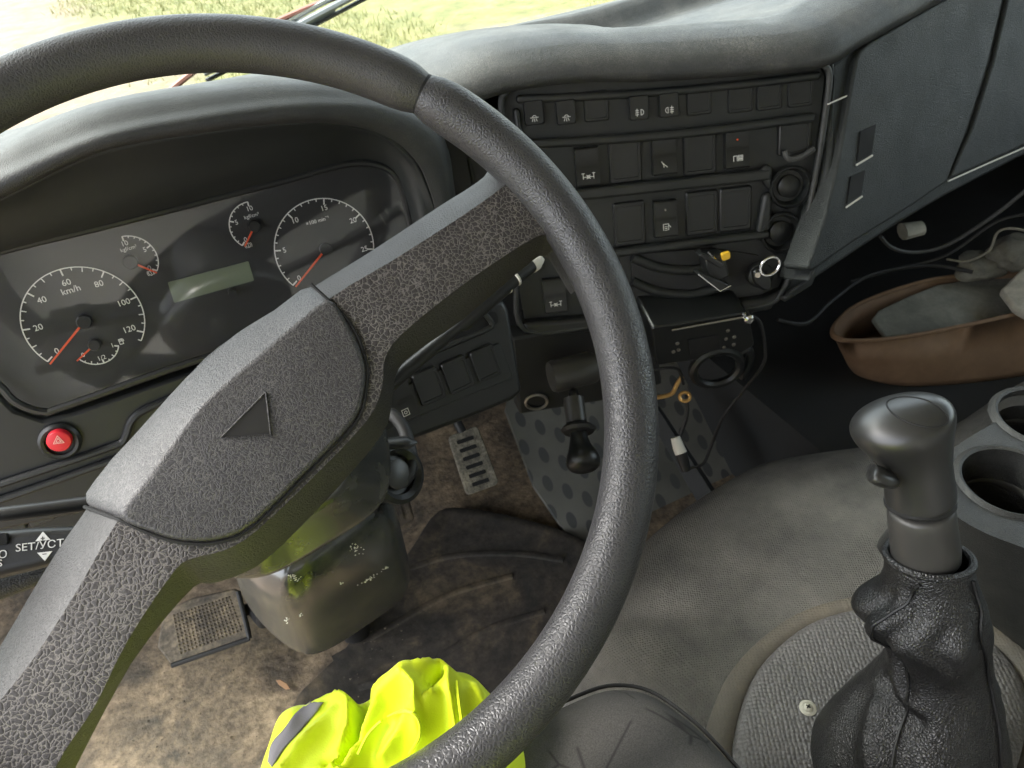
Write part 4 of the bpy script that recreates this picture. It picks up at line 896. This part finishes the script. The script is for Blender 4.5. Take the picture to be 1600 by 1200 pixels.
stack('sleeve', [(1448, 885, .540, 50, 1), (1446, 860, .534, 50, 1), (1441, 820, .524, 49, 1), (1438, 790, .517, 49, 1), (1438, 788, .516, 46, 1)], 'tube', gl, sub=1)
# leather boot with folds
def seg_d2(p, a, b):
    d = b - a; k = min(1, max(0, float((p - a) @ d / (d @ d)))); return float(np.linalg.norm(p - a - d * k))
def boot():
    lr = [(868, 1390, 1511, 0), (884, 1388, 1514, .1), (902, 1387, 1519, .3), (925, 1374, 1526, .6), (948, 1346, 1531, .9), (972, 1345, 1535, 1), (1000, 1376, 1538, 1), (1030, 1388, 1541, .9), (1058, 1376, 1544, .9), (1086, 1352, 1549, 1), (1125, 1314, 1555, 1), (1170, 1286, 1563, 1), (1240, 1246, 1575, .6)]
    st_ = [((l + r) / 2, y, .535 + (y - 868) * .000225, (r - l) / 2, am) for y, l, r, am in lr]
    D = math.pi / 180
    creases = [([(.16, 255), (.28, 262), (.40, 240), (.52, 228), (.64, 243)], -.15, .036), ([(.22, 225), (.33, 215), (.42, 205)], -.13, .035), ([(.26, 238), (.34, 240)], .07, .05), ([(.66, 212), (.71, 236), (.73, 262)], -.16, .030), ([(.74, 222), (.84, 246), (1.0, 268)], .13, .035), ([(.78, 205), (.92, 232)], -.08, .06),
               ([(.30, 296), (.38, 284), (.44, 292)], -.10, .045), ([(.36, 310), (.46, 300), (.50, 286)], .06, .04), ([(.55, 262), (.75, 282), (1.0, 292)], .05, .06), ([(.3, 335), (.6, 325), (.95, 330)], -.06, .06), ([(.45, 200), (.55, 190)], -.06, .05)]
    seg, per = 96, 6; ctl = [V(*s) for s in st_]; fine = spl(ctl, per); vs_, fs = [], []
    pts = [P(s[0], s[1], d=s[2]) for s in fine]; axis = nrm(pts[0] - pts[-1])
    side = nrm(np.cross(axis, nrm(pts[0] - CAM))); b = np.cross(side, axis)
    if side @ MC[:, 0] < 0: side = -side
    b = np.cross(axis, side)
    if b @ (CAM - pts[0]) > 0: b = -b
    for i, s in enumerate(fine):
        t = i / (len(fine) - 1); rr = s[3] * s[2] / FPX; am = s[4]
        for k in range(seg):
            a = 2 * math.pi * k / seg
            h_ = 0.0
            for pl, am_, wd in creases:
                q_ = V(t, a / 4.2); dm_ = min(seg_d2(q_, V(p0[0], p0[1] * D / 4.2), V(p1[0], p1[1] * D / 4.2)) for p0, p1 in zip(pl[:-1], pl[1:]))
                h_ += am_ * math.exp(-(dm_ / wd) ** 2)
            nz = noise.noise(Vector((math.cos(a) * 1.4, math.sin(a) * 1.4, t * 6))) * .07 + noise.noise(Vector((math.cos(a) * 4, math.sin(a) * 4, t * 16))) * .018
            r = rr * (1 + am * (h_ * 1.15 + nz))
            vs_.append(pts[i] + r * (side * math.cos(a) + b * math.sin(a) * .92))
    n = len(fine)
    for i in range(n - 1):
        for k in range(seg): fs.append([i * seg + k, i * seg + (k + 1) % seg, (i + 1) * seg + (k + 1) % seg, (i + 1) * seg + k])
    o_ = mk('boot', vs_, fs, 'boot', gl, angle=0, solid=.002)
    V_ = np.array(vs_).reshape(n, seg, 3)
    def along(path, off=.0012):
        out = []
        for ti, ai in path:
            i = min(n - 1, max(0, int(ti * (n - 1)))); k = int(ai / (2 * math.pi) * seg) % seg; c = pts[i]; q = V_[i, k]; out.append(q + nrm(q - c) * off)
        return out
    tube('seam', spl(along([(t_, 4.45 - .42 * math.sin((t_ - .15) * 5.2) if t_ < .75 else 4.42 + (t_ - .75)) for t_ in np.linspace(.08, .98, 22)]), 3), .0012, 'seam', o_, seg=6)
    tube('seam', spl(along([(t_, 5.95) for t_ in np.linspace(.08, .98, 22)]), 3), .0012, 'seam', o_, seg=6)
    rim_ = [V_[1, k] for k in range(0, seg, 2)]
    tube('top_hem', rim_, .0028, 'boot', o_, seg=8, closed=True)
boot()

# ================================================================== CUP HOLDER CONSOLE
ct = [(1458, 745), (1478, 712), (1520, 680), (1600, 638), (1760, 570), (1950, 640), (1950, 900), (1700, 890), (1600, 856), (1530, 828), (1482, 795)]
cbm = [(1372, 868), (1384, 828), (1430, 770), (1600, 690), (1760, 620), (2050, 700), (2050, 1250), (1700, 1110), (1600, 1032), (1545, 986), (1470, 925)]
tw_ = [P(x, y, z=.50) for x, y in ct]; bw_ = [P(x, y, z=.338) for x, y in cbm]
tws, bws = spl(tw_, 4, True), spl(bw_, 4, True)
cmid = [t + (b - t) * .12 for t, b in zip(tws, bws)]
cs = root('cup_holder_console', 'grey plastic console with round cup holders right of the gear lever', 'console', P(1600, 1000, z=.34))
bodyc = ringbody('console_body', [tws, cmid, bws], 'console', cs, angle=45)
cutters = []
for (x, y, rx) in ((1580, 752, .0395), (1632, 652, .0395)):
    c = P(x, y, z=.50)
    cu = lathe('cut', [(rx, -.075), (rx, .03)], c, (0, 0, 1), 'groove', None, seg=48); cutters.append((cu, c, rx))
for cu, c, rx in cutters:
    md = bodyc.modifiers.new('hole', 'BOOLEAN'); md.object = cu; md.operation = 'DIFFERENCE'; md.solver = 'EXACT'
dg = bpy.context.evaluated_depsgraph_get(); mm = bpy.data.meshes.new_from_object(bodyc.evaluated_get(dg)); bodyc.modifiers.clear(); bodyc.data = mm
md = bodyc.modifiers.new('bev', 'BEVEL'); md.width = .004; md.segments = 3; md.limit_method = 'ANGLE'; md.angle_limit = math.radians(40)
for cu, c, rx in cutters:
    bpy.data.objects.remove(cu)
    cupl = lathe('cup_liner', [(rx - .0022, -.018), (rx - .0015, -.030), (rx - .004, -.070), (.00001, -.0705)], c, (0, 0, 1), 'console', cs, seg=40, caps=False)
    lathe('hole_rim', [(rx - .0005, -.006), (rx - .001, .0012), (rx + .0015, .0028), (rx + .005, .0012), (rx + .007, -.002)], c, (0, 0, 1), 'console', cs, seg=48, caps=False)
    lathe('liner_ring', [(rx - .0042, -.034), (rx - .0052, -.036), (rx - .0052, -.040), (rx - .0045, -.042)], c, (0, 0, 1), 'tube', cupl, seg=40, caps=False)

# ================================================================== DRIVER'S SEAT AND VEST
se = root('driver_seat', 'dark woven fabric driver seat cushion with rounded front corner', 'seat', (0, -.4, 0))
so_ = [V(-.25, -.75, 0), V(-.25, -.45, 0), V(-.25, -.22, 0), V(-.235, -.155, 0), V(-.18, -.130, 0), V(0, -.130, 0), V(.12, -.130, 0), V(.165, -.140, 0), V(.188, -.172, 0), V(.200, -.24, 0), V(.212, -.45, 0), V(.212, -.75, 0)]
sl_ = spl(so_, 5, True); sc0 = V(-.01, -.45, 0)
ringbody('cushion', [[V(*(sc0 + (p - sc0) * k)[:2], z) for p in sl_] for k, z in ((.95, .39), (.985, .41), (1, .45), (1, .498), (.985, .515), (.95, .527), (.90, .533), (.8, .536), (.5, .538))], 'seat', se, angle=0)
tube('piping', [V(p[0] * .995, p[1] - .001, .514) for p in spl(so_, 6)], .0014, 'seam', se, seg=8)
box('seat_base', (-.2, -.72, .02), (.17, -.22, .392), 'cavity', se, bevel=.01)

vz_px = [(360, 1290), (385, 1215), (405, 1150), (428, 1096), (470, 1086), (520, 1078), (556, 1082), (600, 1050), (650, 1032), (700, 1032), (740, 1042), (776, 1074), (806, 1118), (815, 1180), (790, 1260), (740, 1340)]
VB = [P(x, y, z=.555) for x, y in vz_px]
vo = spl([V(p[0], p[1], 0) for p in VB] + [V(.11, -.36, 0), V(.07, -.58, 0), V(-.08, -.66, 0), V(-.21, -.52, 0), V(-.20, -.32, 0)], 8, True)  # last points: unseen rear cloth, added for the yellow reflection on the column
vo2 = np.array([p[:2] for p in vo]); vcen = vo2.mean(0)
def seg_d(p, a, b):
    a, b = V(*a), V(*b); t = min(1, max(0, float((p - a) @ (b - a) / ((b - a) @ (b - a))))); return float(np.linalg.norm(p - a - (b - a) * t))
VR = [([(540, 1215), (575, 1155), (605, 1118), (640, 1108), (665, 1125), (660, 1160)], .016, 13), ([(590, 1105), (650, 1092), (690, 1070), (708, 1064)], .010, 11), ([(716, 1075), (718, 1110), (724, 1160)], .008, 10),
      ([(480, 1085), (520, 1090), (545, 1110), (552, 1150), (530, 1200)], .020, 14), ([(600, 1190), (640, 1150), (690, 1120)], .008, 10), ([(440, 1200), (490, 1150), (520, 1120)], .008, 12), ([(750, 1070), (765, 1110), (760, 1160)], .008, 14)]
VV = [([(560, 1085), (566, 1120), (560, 1160), (538, 1200)], .026, 10), ([(610, 1085), (650, 1078), (690, 1052)], .008, 10), ([(668, 1135), (690, 1095), (705, 1078)], .011, 7), ([(520, 1190), (560, 1165)], .01, 8)]
VM = Chart((0, 0, .525), 0, 90)
def to_px(x, y, z=.567):
    c = MC.T @ (V(x, y, z) - CAM); return V(800 + FPX * c[0] / -c[2], 600 - FPX * c[1] / -c[2])
def vest_z(x, y, e):
    """e: 0 at the hem .. 1 at the middle"""
    p = to_px(x, y); q = Vector((x * 9, y * 9, .3)); w_ = V(noise.noise(q * 2), noise.noise(q * 2 + Vector((4, 1, 0)))) * 10; p = p + w_
    wn = noise.noise(Vector((x * 12, y * 12, 5.5))) * 1.5; h = 0
    for pl, am, wd in VR: h += am * 1.1 * math.exp(-(min(seg_d(p, a, b) for a, b in zip(pl[:-1], pl[1:])) / wd) ** 1.25)
    for pl, am, wd in VV: h -= am * 1.1 * math.exp(-(min(seg_d(p, a, b) for a, b in zip(pl[:-1], pl[1:])) / wd) ** 1.25)
    dome = .040 * math.exp(-(((p[0] - 670) / 95) ** 2 + ((p[1] - 1085) / 75) ** 2)) + .004 * math.exp(-(((p[0] - 480) / 60) ** 2 + ((p[1] - 1130) / 60) ** 2))
    f2 = noise.noise(Vector((x * 26, y * 22, 7.7))) * .003 + (1 - abs(noise.noise(Vector((x * 17 + wn * .6, y * 24, 3.1))) * 2.4)) * .0045 + (1 - abs(noise.noise(Vector((x * 40, y * 33 + wn, 9.1))) * 2.4)) * .0020 + noise.noise(Vector((x * 60, y * 60, 1.7))) * .0012
    return .538 + (1 - (1 - e) ** 5) * .020 + min(1, e * 7) * (h + dome + f2 + .004)
nr, na = 70, len(vo2); vs_, fs = [], []
for i in range(nr + 1):
    t = (i / nr) ** .7
    for k in range(na):
        p = vo2[k] * (1 - t) + vcen * t; z = vest_z(p[0], p[1], t)
        wob = noise.noise(Vector((p[0] * 30, p[1] * 30, 4))) * .006 * (1 - t)
        vs_.append(V(p[0] + wob, p[1] + wob * .6, z))
def hang(f): return [V(v[0] + .004 * math.sin(i * .5) * f, v[1] - .004 - .014 * f * sstep(-.25, -.12, v[1]), v[2] - f * (.03 + .25 * sstep(-.34, -.16, v[1]))) for i, v in enumerate(vs_[:na])]  # unseen front drop, lengthened so the column shroud mirrors yellow cloth
vs_ = hang(1.0) + hang(.66) + hang(.33) + hang(.12) + vs_; nr2 = nr + 5
for i in range(nr2 - 1):
    for k in range(na): fs.append([i * na + k, i * na + (k + 1) % na, (i + 1) * na + (k + 1) % na, (i + 1) * na + k])
vr = root('high_visibility_vest', 'crumpled fluorescent yellow safety vest with a grey strip lying on the seat', 'vest', (0, -.15, .5))
fab = mk('fabric', vs_, fs, 'vest', vr, angle=0, solid=.0015)
from mathutils.bvhtree import BVHTree
bvh = BVHTree.FromPolygons([tuple(map(float, v)) for v in vs_], fs)
def on_vest(px_, py_):
    r = nrm(ray(px_, py_)); h = bvh.ray_cast(Vector(CAM.tolist()), Vector(r.tolist()))
    return np.array(h[0]) - r * .0022 if h[0] else P(px_, py_, z=.54)
eA = spl([V(484, 1096), V(462, 1114), V(444, 1138), V(424, 1162), V(418, 1190)], 8); eB = spl([V(505, 1098), V(492, 1114), V(470, 1140), V(446, 1166), V(424, 1198)], 8)
rows = [[on_vest(*(a * (1 - t) + b * t)) for t in np.linspace(0, 1, 8)] for a, b in zip(eA, eB)]
vs2 = [p for r_ in rows for p in r_]; nn = 8
fs2 = [[i * nn + j, i * nn + j + 1, (i + 1) * nn + j + 1, (i + 1) * nn + j] for i in range(len(rows) - 1) for j in range(nn - 1)]
for pth in ([(714, 1066), (717, 1095), (722, 1130), (726, 1165)], [(606, 1122), (632, 1112), (652, 1122), (656, 1150), (640, 1180)], [(560, 1180), (575, 1150), (596, 1128)]):
    tube('seam', [on_vest(*q) + V(0, 0, .001) for q in spl([V(*p) for p in pth], 5)], .0011, 'vest', vr, seg=6)
mk('reflective_strip', vs2, fs2, 'grey_strip', vr, angle=0, solid=.0008)

# white scuffs worn into the column shroud
cl_ = caster(lower); sv, sf = [], []
for (cx, cy_, sx_, sy_, sl_) in ((556, 856, 14, 9, .3), (459, 902, 12, 5, .2), (576, 905, 18, 2.5, -.55), (603, 888, 5, 3, -.3), (448, 970, 5, 4, 0), (470, 960, 3, 3, 0), (532, 912, 3, 2, 0)):
    for _ in range(int(sx_ * 2.2)):
        dx = random.gauss(0, sx_ * .5); x, y = cx + dx, cy_ + dx * sl_ + random.gauss(0, sy_ * .5); q = cl_(x, y, .0002)
        if q is None: continue
        k = len(sv); s_ = random.uniform(.0004, .0013); e1 = MC[:, 0] * s_; e2 = MC[:, 1] * s_ * random.uniform(.3, .8)
        sv += [q + e1, q + e2, q - e1 * .8, q - e2]; sf.append([k, k + 1, k + 2, k + 3])
tag(mk('scuff_marks', sv, sf, 'cream', sc_root, smooth=False), kind='stuff')

# ================================================================== PASSENGER SIDE CLUTTER
tag(box('passenger_floor', (.70, .10, .001), (X1 - .001, YF - .001, .205), 'cavity', smooth=False), 'dark raised floor on the passenger side', 'floor', kind='structure')
rim_px = [(1302, 516), (1310, 500), (1340, 476), (1400, 452), (1470, 434), (1560, 426), (1680, 415), (1780, 420), (1790, 440), (1700, 468), (1600, 488), (1500, 510), (1400, 528), (1330, 532), (1308, 526)]
bot_px = [(1326, 560), (1335, 545), (1365, 520), (1420, 500), (1480, 486), (1560, 478), (1660, 470), (1740, 480), (1755, 520), (1700, 562), (1600, 584), (1500, 597), (1410, 600), (1350, 588), (1330, 574)]
br = spl([P(x, y, z=.290) for x, y in rim_px], 4, True); bb = spl([P(x, y, z=.208) for x, y in bot_px], 4, True)
ba = root('brown_basin', 'shallow brown plastic basin on the passenger floor holding boards', 'basin', sum(bb) / len(bb))
nb_ = len(br); cbb = sum(bb) / nb_
loops = [[p + (p - cbb) * .0 + V(0, 0, -.004) + nrm(p - cbb) * .006 for p in br], br, [r_ + (b - r_) * .5 for r_, b in zip(br, bb)], [r_ + (b - r_) * .93 for r_, b in zip(br, bb)], bb, [cbb + (p - cbb) * .9 for p in bb]]
vs_ = [p for l in loops for p in l]; fs = []
for j in range(len(loops) - 1): fs += [[j * nb_ + i, (j + 1) * nb_ + i, (j + 1) * nb_ + (i + 1) % nb_, j * nb_ + (i + 1) % nb_] for i in range(nb_)]
fs.append(list(range((len(loops) - 1) * nb_, len(loops) * nb_)))
mk('shell', vs_, fs, 'basin', ba, angle=0, solid=.003)
tube('rim_bead', br, .0032, 'basin', ba, seg=8, closed=True)
BD = Chart(P(1480, 490, z=.274), -6, 78)
o_ = plate('grey_board', BD, [(1363, 498), (1373, 484), (1420, 462), (1465, 444), (1520, 436), (1690, 428), (1700, 470), (1600, 494), (1500, 514), (1384, 527)], -.008, 0, 'board', None, bevel=.003); tag(o_, 'weathered grey flat board lying inside the brown basin', 'board')
bd = [P(x, y, z=z) for x, y, z in ((1563, 452, .310), (1590, 425, .318), (1640, 385, .335), (1720, 400, .335), (1700, 500, .305), (1620, 500, .300), (1586, 482, .302))]
o_ = prism('pale_board', bd, [p - V(0, 0, .012) for p in bd], 'board_pale', None, bevel=.004); tag(o_, 'pale chipped board corner leaning over the basin edge at the right', 'board')
def crumple(name, c, r, mat, seed, label, cat):
    bm = bmesh.new(); bmesh.ops.create_icosphere(bm, subdivisions=4, radius=1)
    for v in bm.verts:
        n_ = v.co.normalized(); k = 1 + .35 * noise.noise(n_ * 1.3 + Vector((seed, 0, 0))) + .12 * (1 - abs(noise.noise(n_ * 2.6 + Vector((seed, 3, 1))) * 2)); v.co = Vector((n_.x * r[0], n_.y * r[1], n_.z * r[2])) * k + Vector(c.tolist())
    m_ = bpy.data.meshes.new(name); bm.to_mesh(m_); bm.free(); o_ = link(name, m_, mat, None, angle=0); tag(o_, label, cat); return o_
crumple('canvas_glove', P(1535, 415, z=.305), (.045, .030, .018), 'cloth', 2.0, 'crumpled grey canvas glove behind the brown basin', 'glove')
crumple('canvas_rag', P(1592, 392, z=.325), (.050, .035, .022), 'cloth', 6.0, 'folded grey-green rag behind the pale board', 'rag')
def wire(name, pts, r, mat, label, cat='cable', group='loose cables'):
    o_ = tube(name, spl(pts, 6), r, mat, None, seg=8); tag(o_, label, cat, group); return o_
wire('cable', [P(1376, 370, d=.90), P(1392, 386, d=.92), P(1420, 394, d=.93), P(1460, 390, d=.93), P(1500, 372, d=.92), P(1560, 332, d=.88), P(1600, 300, d=.85), P(1650, 262, d=.82)], .0024, 'console', 'grey cable sagging below the glovebox')
wire('cable', [P(1480, 405, d=1.02), P(1510, 408, d=1.0), P(1545, 392, d=.99), P(1560, 362, d=.98), P(1590, 358, d=.97), P(1640, 372, d=.96)], .0018, 'cloth', 'thin grey wire looping over the rag behind the basin')
wire('cable', [P(1215, 500, d=.98), P(1260, 505, d=1.0), P(1300, 470, d=1.05), P(1360, 430, d=1.08), P(1450, 415, d=1.08), P(1520, 425, d=1.06)], .0028, 'rubber', 'dark cable running along the floor behind the basin')
wire('cable', [P(1330, 440, d=1.12), P(1400, 420, d=1.12), P(1480, 398, d=1.10), P(1560, 345, d=1.05), P(1640, 330, d=1.0)], .0022, 'console', 'thin grey cable stretched above the basin')
cn = tube('connector_block', [P(1410, 362, d=.95), P(1440, 356, d=.95)], [.013, .011], 'board', None, seg=10, flat=.8); tag(cn, 'small cream plug hanging under the glovebox', 'connector')

# ================================================================== UNDER THE DASH
RD = Chart(P(1100, 530, d=.84), 14, -8)
rd = root('radio', 'black car radio with small buttons hanging under the switch panel', 'radio', RD.w(0, 0, -.03))
plate('case', RD, rpoly([(1018, 512), (1170, 488), (1180, 540), (1158, 552), (1026, 572)], 6, 3), -.10, 0, 'rocker', rd, bevel=.002)
tube('top_trim', [RD.pw(1050, 516, .002), RD.pw(1110, 505, .002), RD.pw(1166, 495, .002)], .0012, 'steel', rd, seg=8)
lathe('volume_knob', [(.006, 0), (.006, .008), (.004, .010)], RD.w(*RD.ab(1166, 492), 0), RD.n, 'chrome', rd, seg=18)
plate('screen', RD, [(1075, 532), (1122, 524), (1126, 546), (1079, 555)], 0, .001, 'groove', rd, smooth=False)
for x, y in ((1058, 536), (1060, 546), (1052, 549), (1137, 516), (1134, 529), (1147, 526), (1131, 542), (1146, 538)):
    lathe('button', [(.0022, 0), (.0022, .0015), (.0012, .002)], RD.w(*RD.ab(x, y), 0), RD.n, 'steel', rd, seg=8)
def oval(cx, cy_, rx, ry, rot, n=20):
    c, s = math.cos(rot), math.sin(rot); return [(cx + rx * math.cos(t) * c - ry * math.sin(t) * s, cy_ + rx * math.cos(t) * s + ry * math.sin(t) * c) for t in np.linspace(0, 2 * math.pi, n, endpoint=False)]
tube('pull_ring', spl([RD.pw(x, y, -.002) for x, y in oval(1120, 574, 38, 25, -.32)], 3, True), .0058, 'rocker', rd, seg=8, closed=True)
tube('bracket_edge', spl([RD.pw(1150, 552, -.004), RD.pw(1168, 545, -.004), RD.pw(1172, 560, -.004), RD.pw(1160, 590, -.004)], 4), .005, 'rocker', rd, seg=8)
# bracket with the hand valve
BK = Chart(P(880, 570, d=.88), 8, -5)
hv = root('hand_brake_valve', 'dark hand valve with stubby lever and rubber ring seen through the wheel', 'valve', BK.w(0, 0))
plate('bracket', BK, [(800, 530), (940, 505), (1020, 495), (1035, 600), (950, 625), (860, 640), (812, 648)], -.03, -.006, 'cavity', hv, bevel=.003)
va = nrm(BK.pw(930, 572, .03) - BK.pw(864, 588, .03))
lathe('valve_body', [(.017, -.004), (.0185, 0), (.0185, .044), (.017, .048)], BK.pw(866, 588, .03), va, 'tube', hv, seg=28)
tube('bracket_hole', [BK.pw(x, y, -.004) for x, y in oval(838, 628, 17, 11, -.1)], .002, 'steel', hv, seg=6, closed=True)
vp = [P(894, 606, d=.845), P(898, 625, d=.84), P(902, 655, d=.83), P(905, 690, d=.82), P(908, 705, d=.815), P(911, 718, d=.81), P(913, 730, d=.805), P(914, 736, d=.803)]
tube('lever', vp, [.006, .0065, .0085, .0095, .0150, .0195, .0185, .010], 'rocker', hv, seg=20, sub=1)
tube('shaft_sleeve', [P(896, 622, d=.838), P(901, 660, d=.83)], .0115, 'tube', hv, seg=16)
lv = vp[3] - vp[2]; lathe('rubber_ring', [(.010, -.004), (.0165, -.0035), (.0195, 0), (.0165, .0035), (.010, .004)], P(904, 671, d=.825), lv, 'rubber', hv, seg=28)
# struts, clips and wires
sb = tube('steel_strut', [P(1020, 640, z=.20), P(1110, 785, z=.10)], [.014, .020], 'cavity', None, seg=4, up=(0, 0, 1)); tag(sb, 'black flat strut running down over the dotted sheet', 'strut')
wire('cable', [P(1172, 492, d=.85), P(1188, 505, d=.86), P(1195, 540, d=.88), P(1192, 570, d=.90), P(1160, 612, d=.94), P(1128, 655, d=.97), P(1110, 700, d=1.0), P(1098, 725, d=1.0), P(1075, 732, d=1.0)], .0021, 'rubber', 'thin black cable curving down from the radio')
wire('cable', [P(1072, 618, d=.93), P(1074, 645, d=.94), P(1066, 672, d=.95), P(1058, 690, d=.95)], .0022, 'rubber', 'short black wire above the white plug')
wp_ = root('white_plug', 'small white wire plug dangling in the footwell', 'plug', P(1060, 710, d=.95))
tube('housing', [P(1055, 683, d=.95), P(1060, 698, d=.95), P(1064, 708, d=.95)], [.006, .0075, .008], 'offwhite', wp_, seg=10)
tube('boot', [P(1064, 708, d=.95), P(1072, 735, d=.955)], [.008, .006], 'rubber', wp_, seg=10)
hk = root('brass_hook', 'bent brass-coloured hook under the radio bracket', 'hook', P(1060, 605, d=.9))
tube('rod', spl([P(1020, 622, d=.90), P(1048, 616, d=.90), P(1058, 600, d=.90), P(1066, 588, d=.90)], 5), .0028, 'brass', hk, seg=8)
tube('eye', spl([P(x, y, d=.90) for x, y in oval(1070, 620, 8, 7, 0, 12)], 2, True), .0022, 'brass', hk, seg=8, closed=True)
wire('cable', [P(1015, 580, d=.87), P(1040, 575, d=.87), P(1060, 578, d=.88), P(1068, 600, d=.90)], .0018, 'rubber', 'thin dark lead crossing below the radio left side')
# phone clip and keys on the switch panel
pc = root('phone_clip', 'black spring phone clip with a yellow tab stuck on the ashtray', 'phone holder', SP.pw(1120, 425, 0))
plate('back_block', SP, [(1100, 402), (1132, 396), (1140, 432), (1110, 446)], -.006, .022, 'rocker', pc, at=.022, bevel=.002)
for q in ([(1090, 398), (1098, 394), (1130, 412), (1124, 418)], [(1088, 428), (1094, 424), (1142, 446), (1128, 456)]):
    plate('jaw', SP, q, .016, .034, 'rocker', pc, at=.03, bevel=.001)
tube('jaw_edge', [SP.pw(1090, 428, .034), SP.pw(1125, 455, .034), SP.pw(1142, 446, .034)], .0010, 'chrome', pc, seg=6)
tube('spring_pin', [SP.pw(1106, 394, .024), SP.pw(1122, 411, .026)], .0014, 'chrome', pc, seg=6)
plate('yellow_tab', SP, rpoly([(1127, 397), (1141, 393), (1142, 404), (1130, 409)], 2, 2), .020, .026, 'yellow_dot', pc, at=.026, bevel=.001)
ky = root('key_bunch', 'ignition key with dark fob hanging on a steel ring in the lock', 'keys', SP.pw(1195, 425, .012))
tube('key_ring', spl([SP.pw(x, y, .014) for x, y in oval(1203, 416, 17, 12, -.7, 16)], 2, True), .0016, 'chrome', ky, seg=8, closed=True)
plate('fob', SP, rpoly([(1176, 424), (1190, 418), (1206, 432), (1208, 452), (1196, 456), (1180, 444)], 6, 3), .004, .013, 'rocker', ky, at=.013, bevel=.003)
tube('key_blade', [SP.pw(1186, 432, .001), SP.pw(1184, 430, .015)], .003, 'chrome', ky, seg=8)
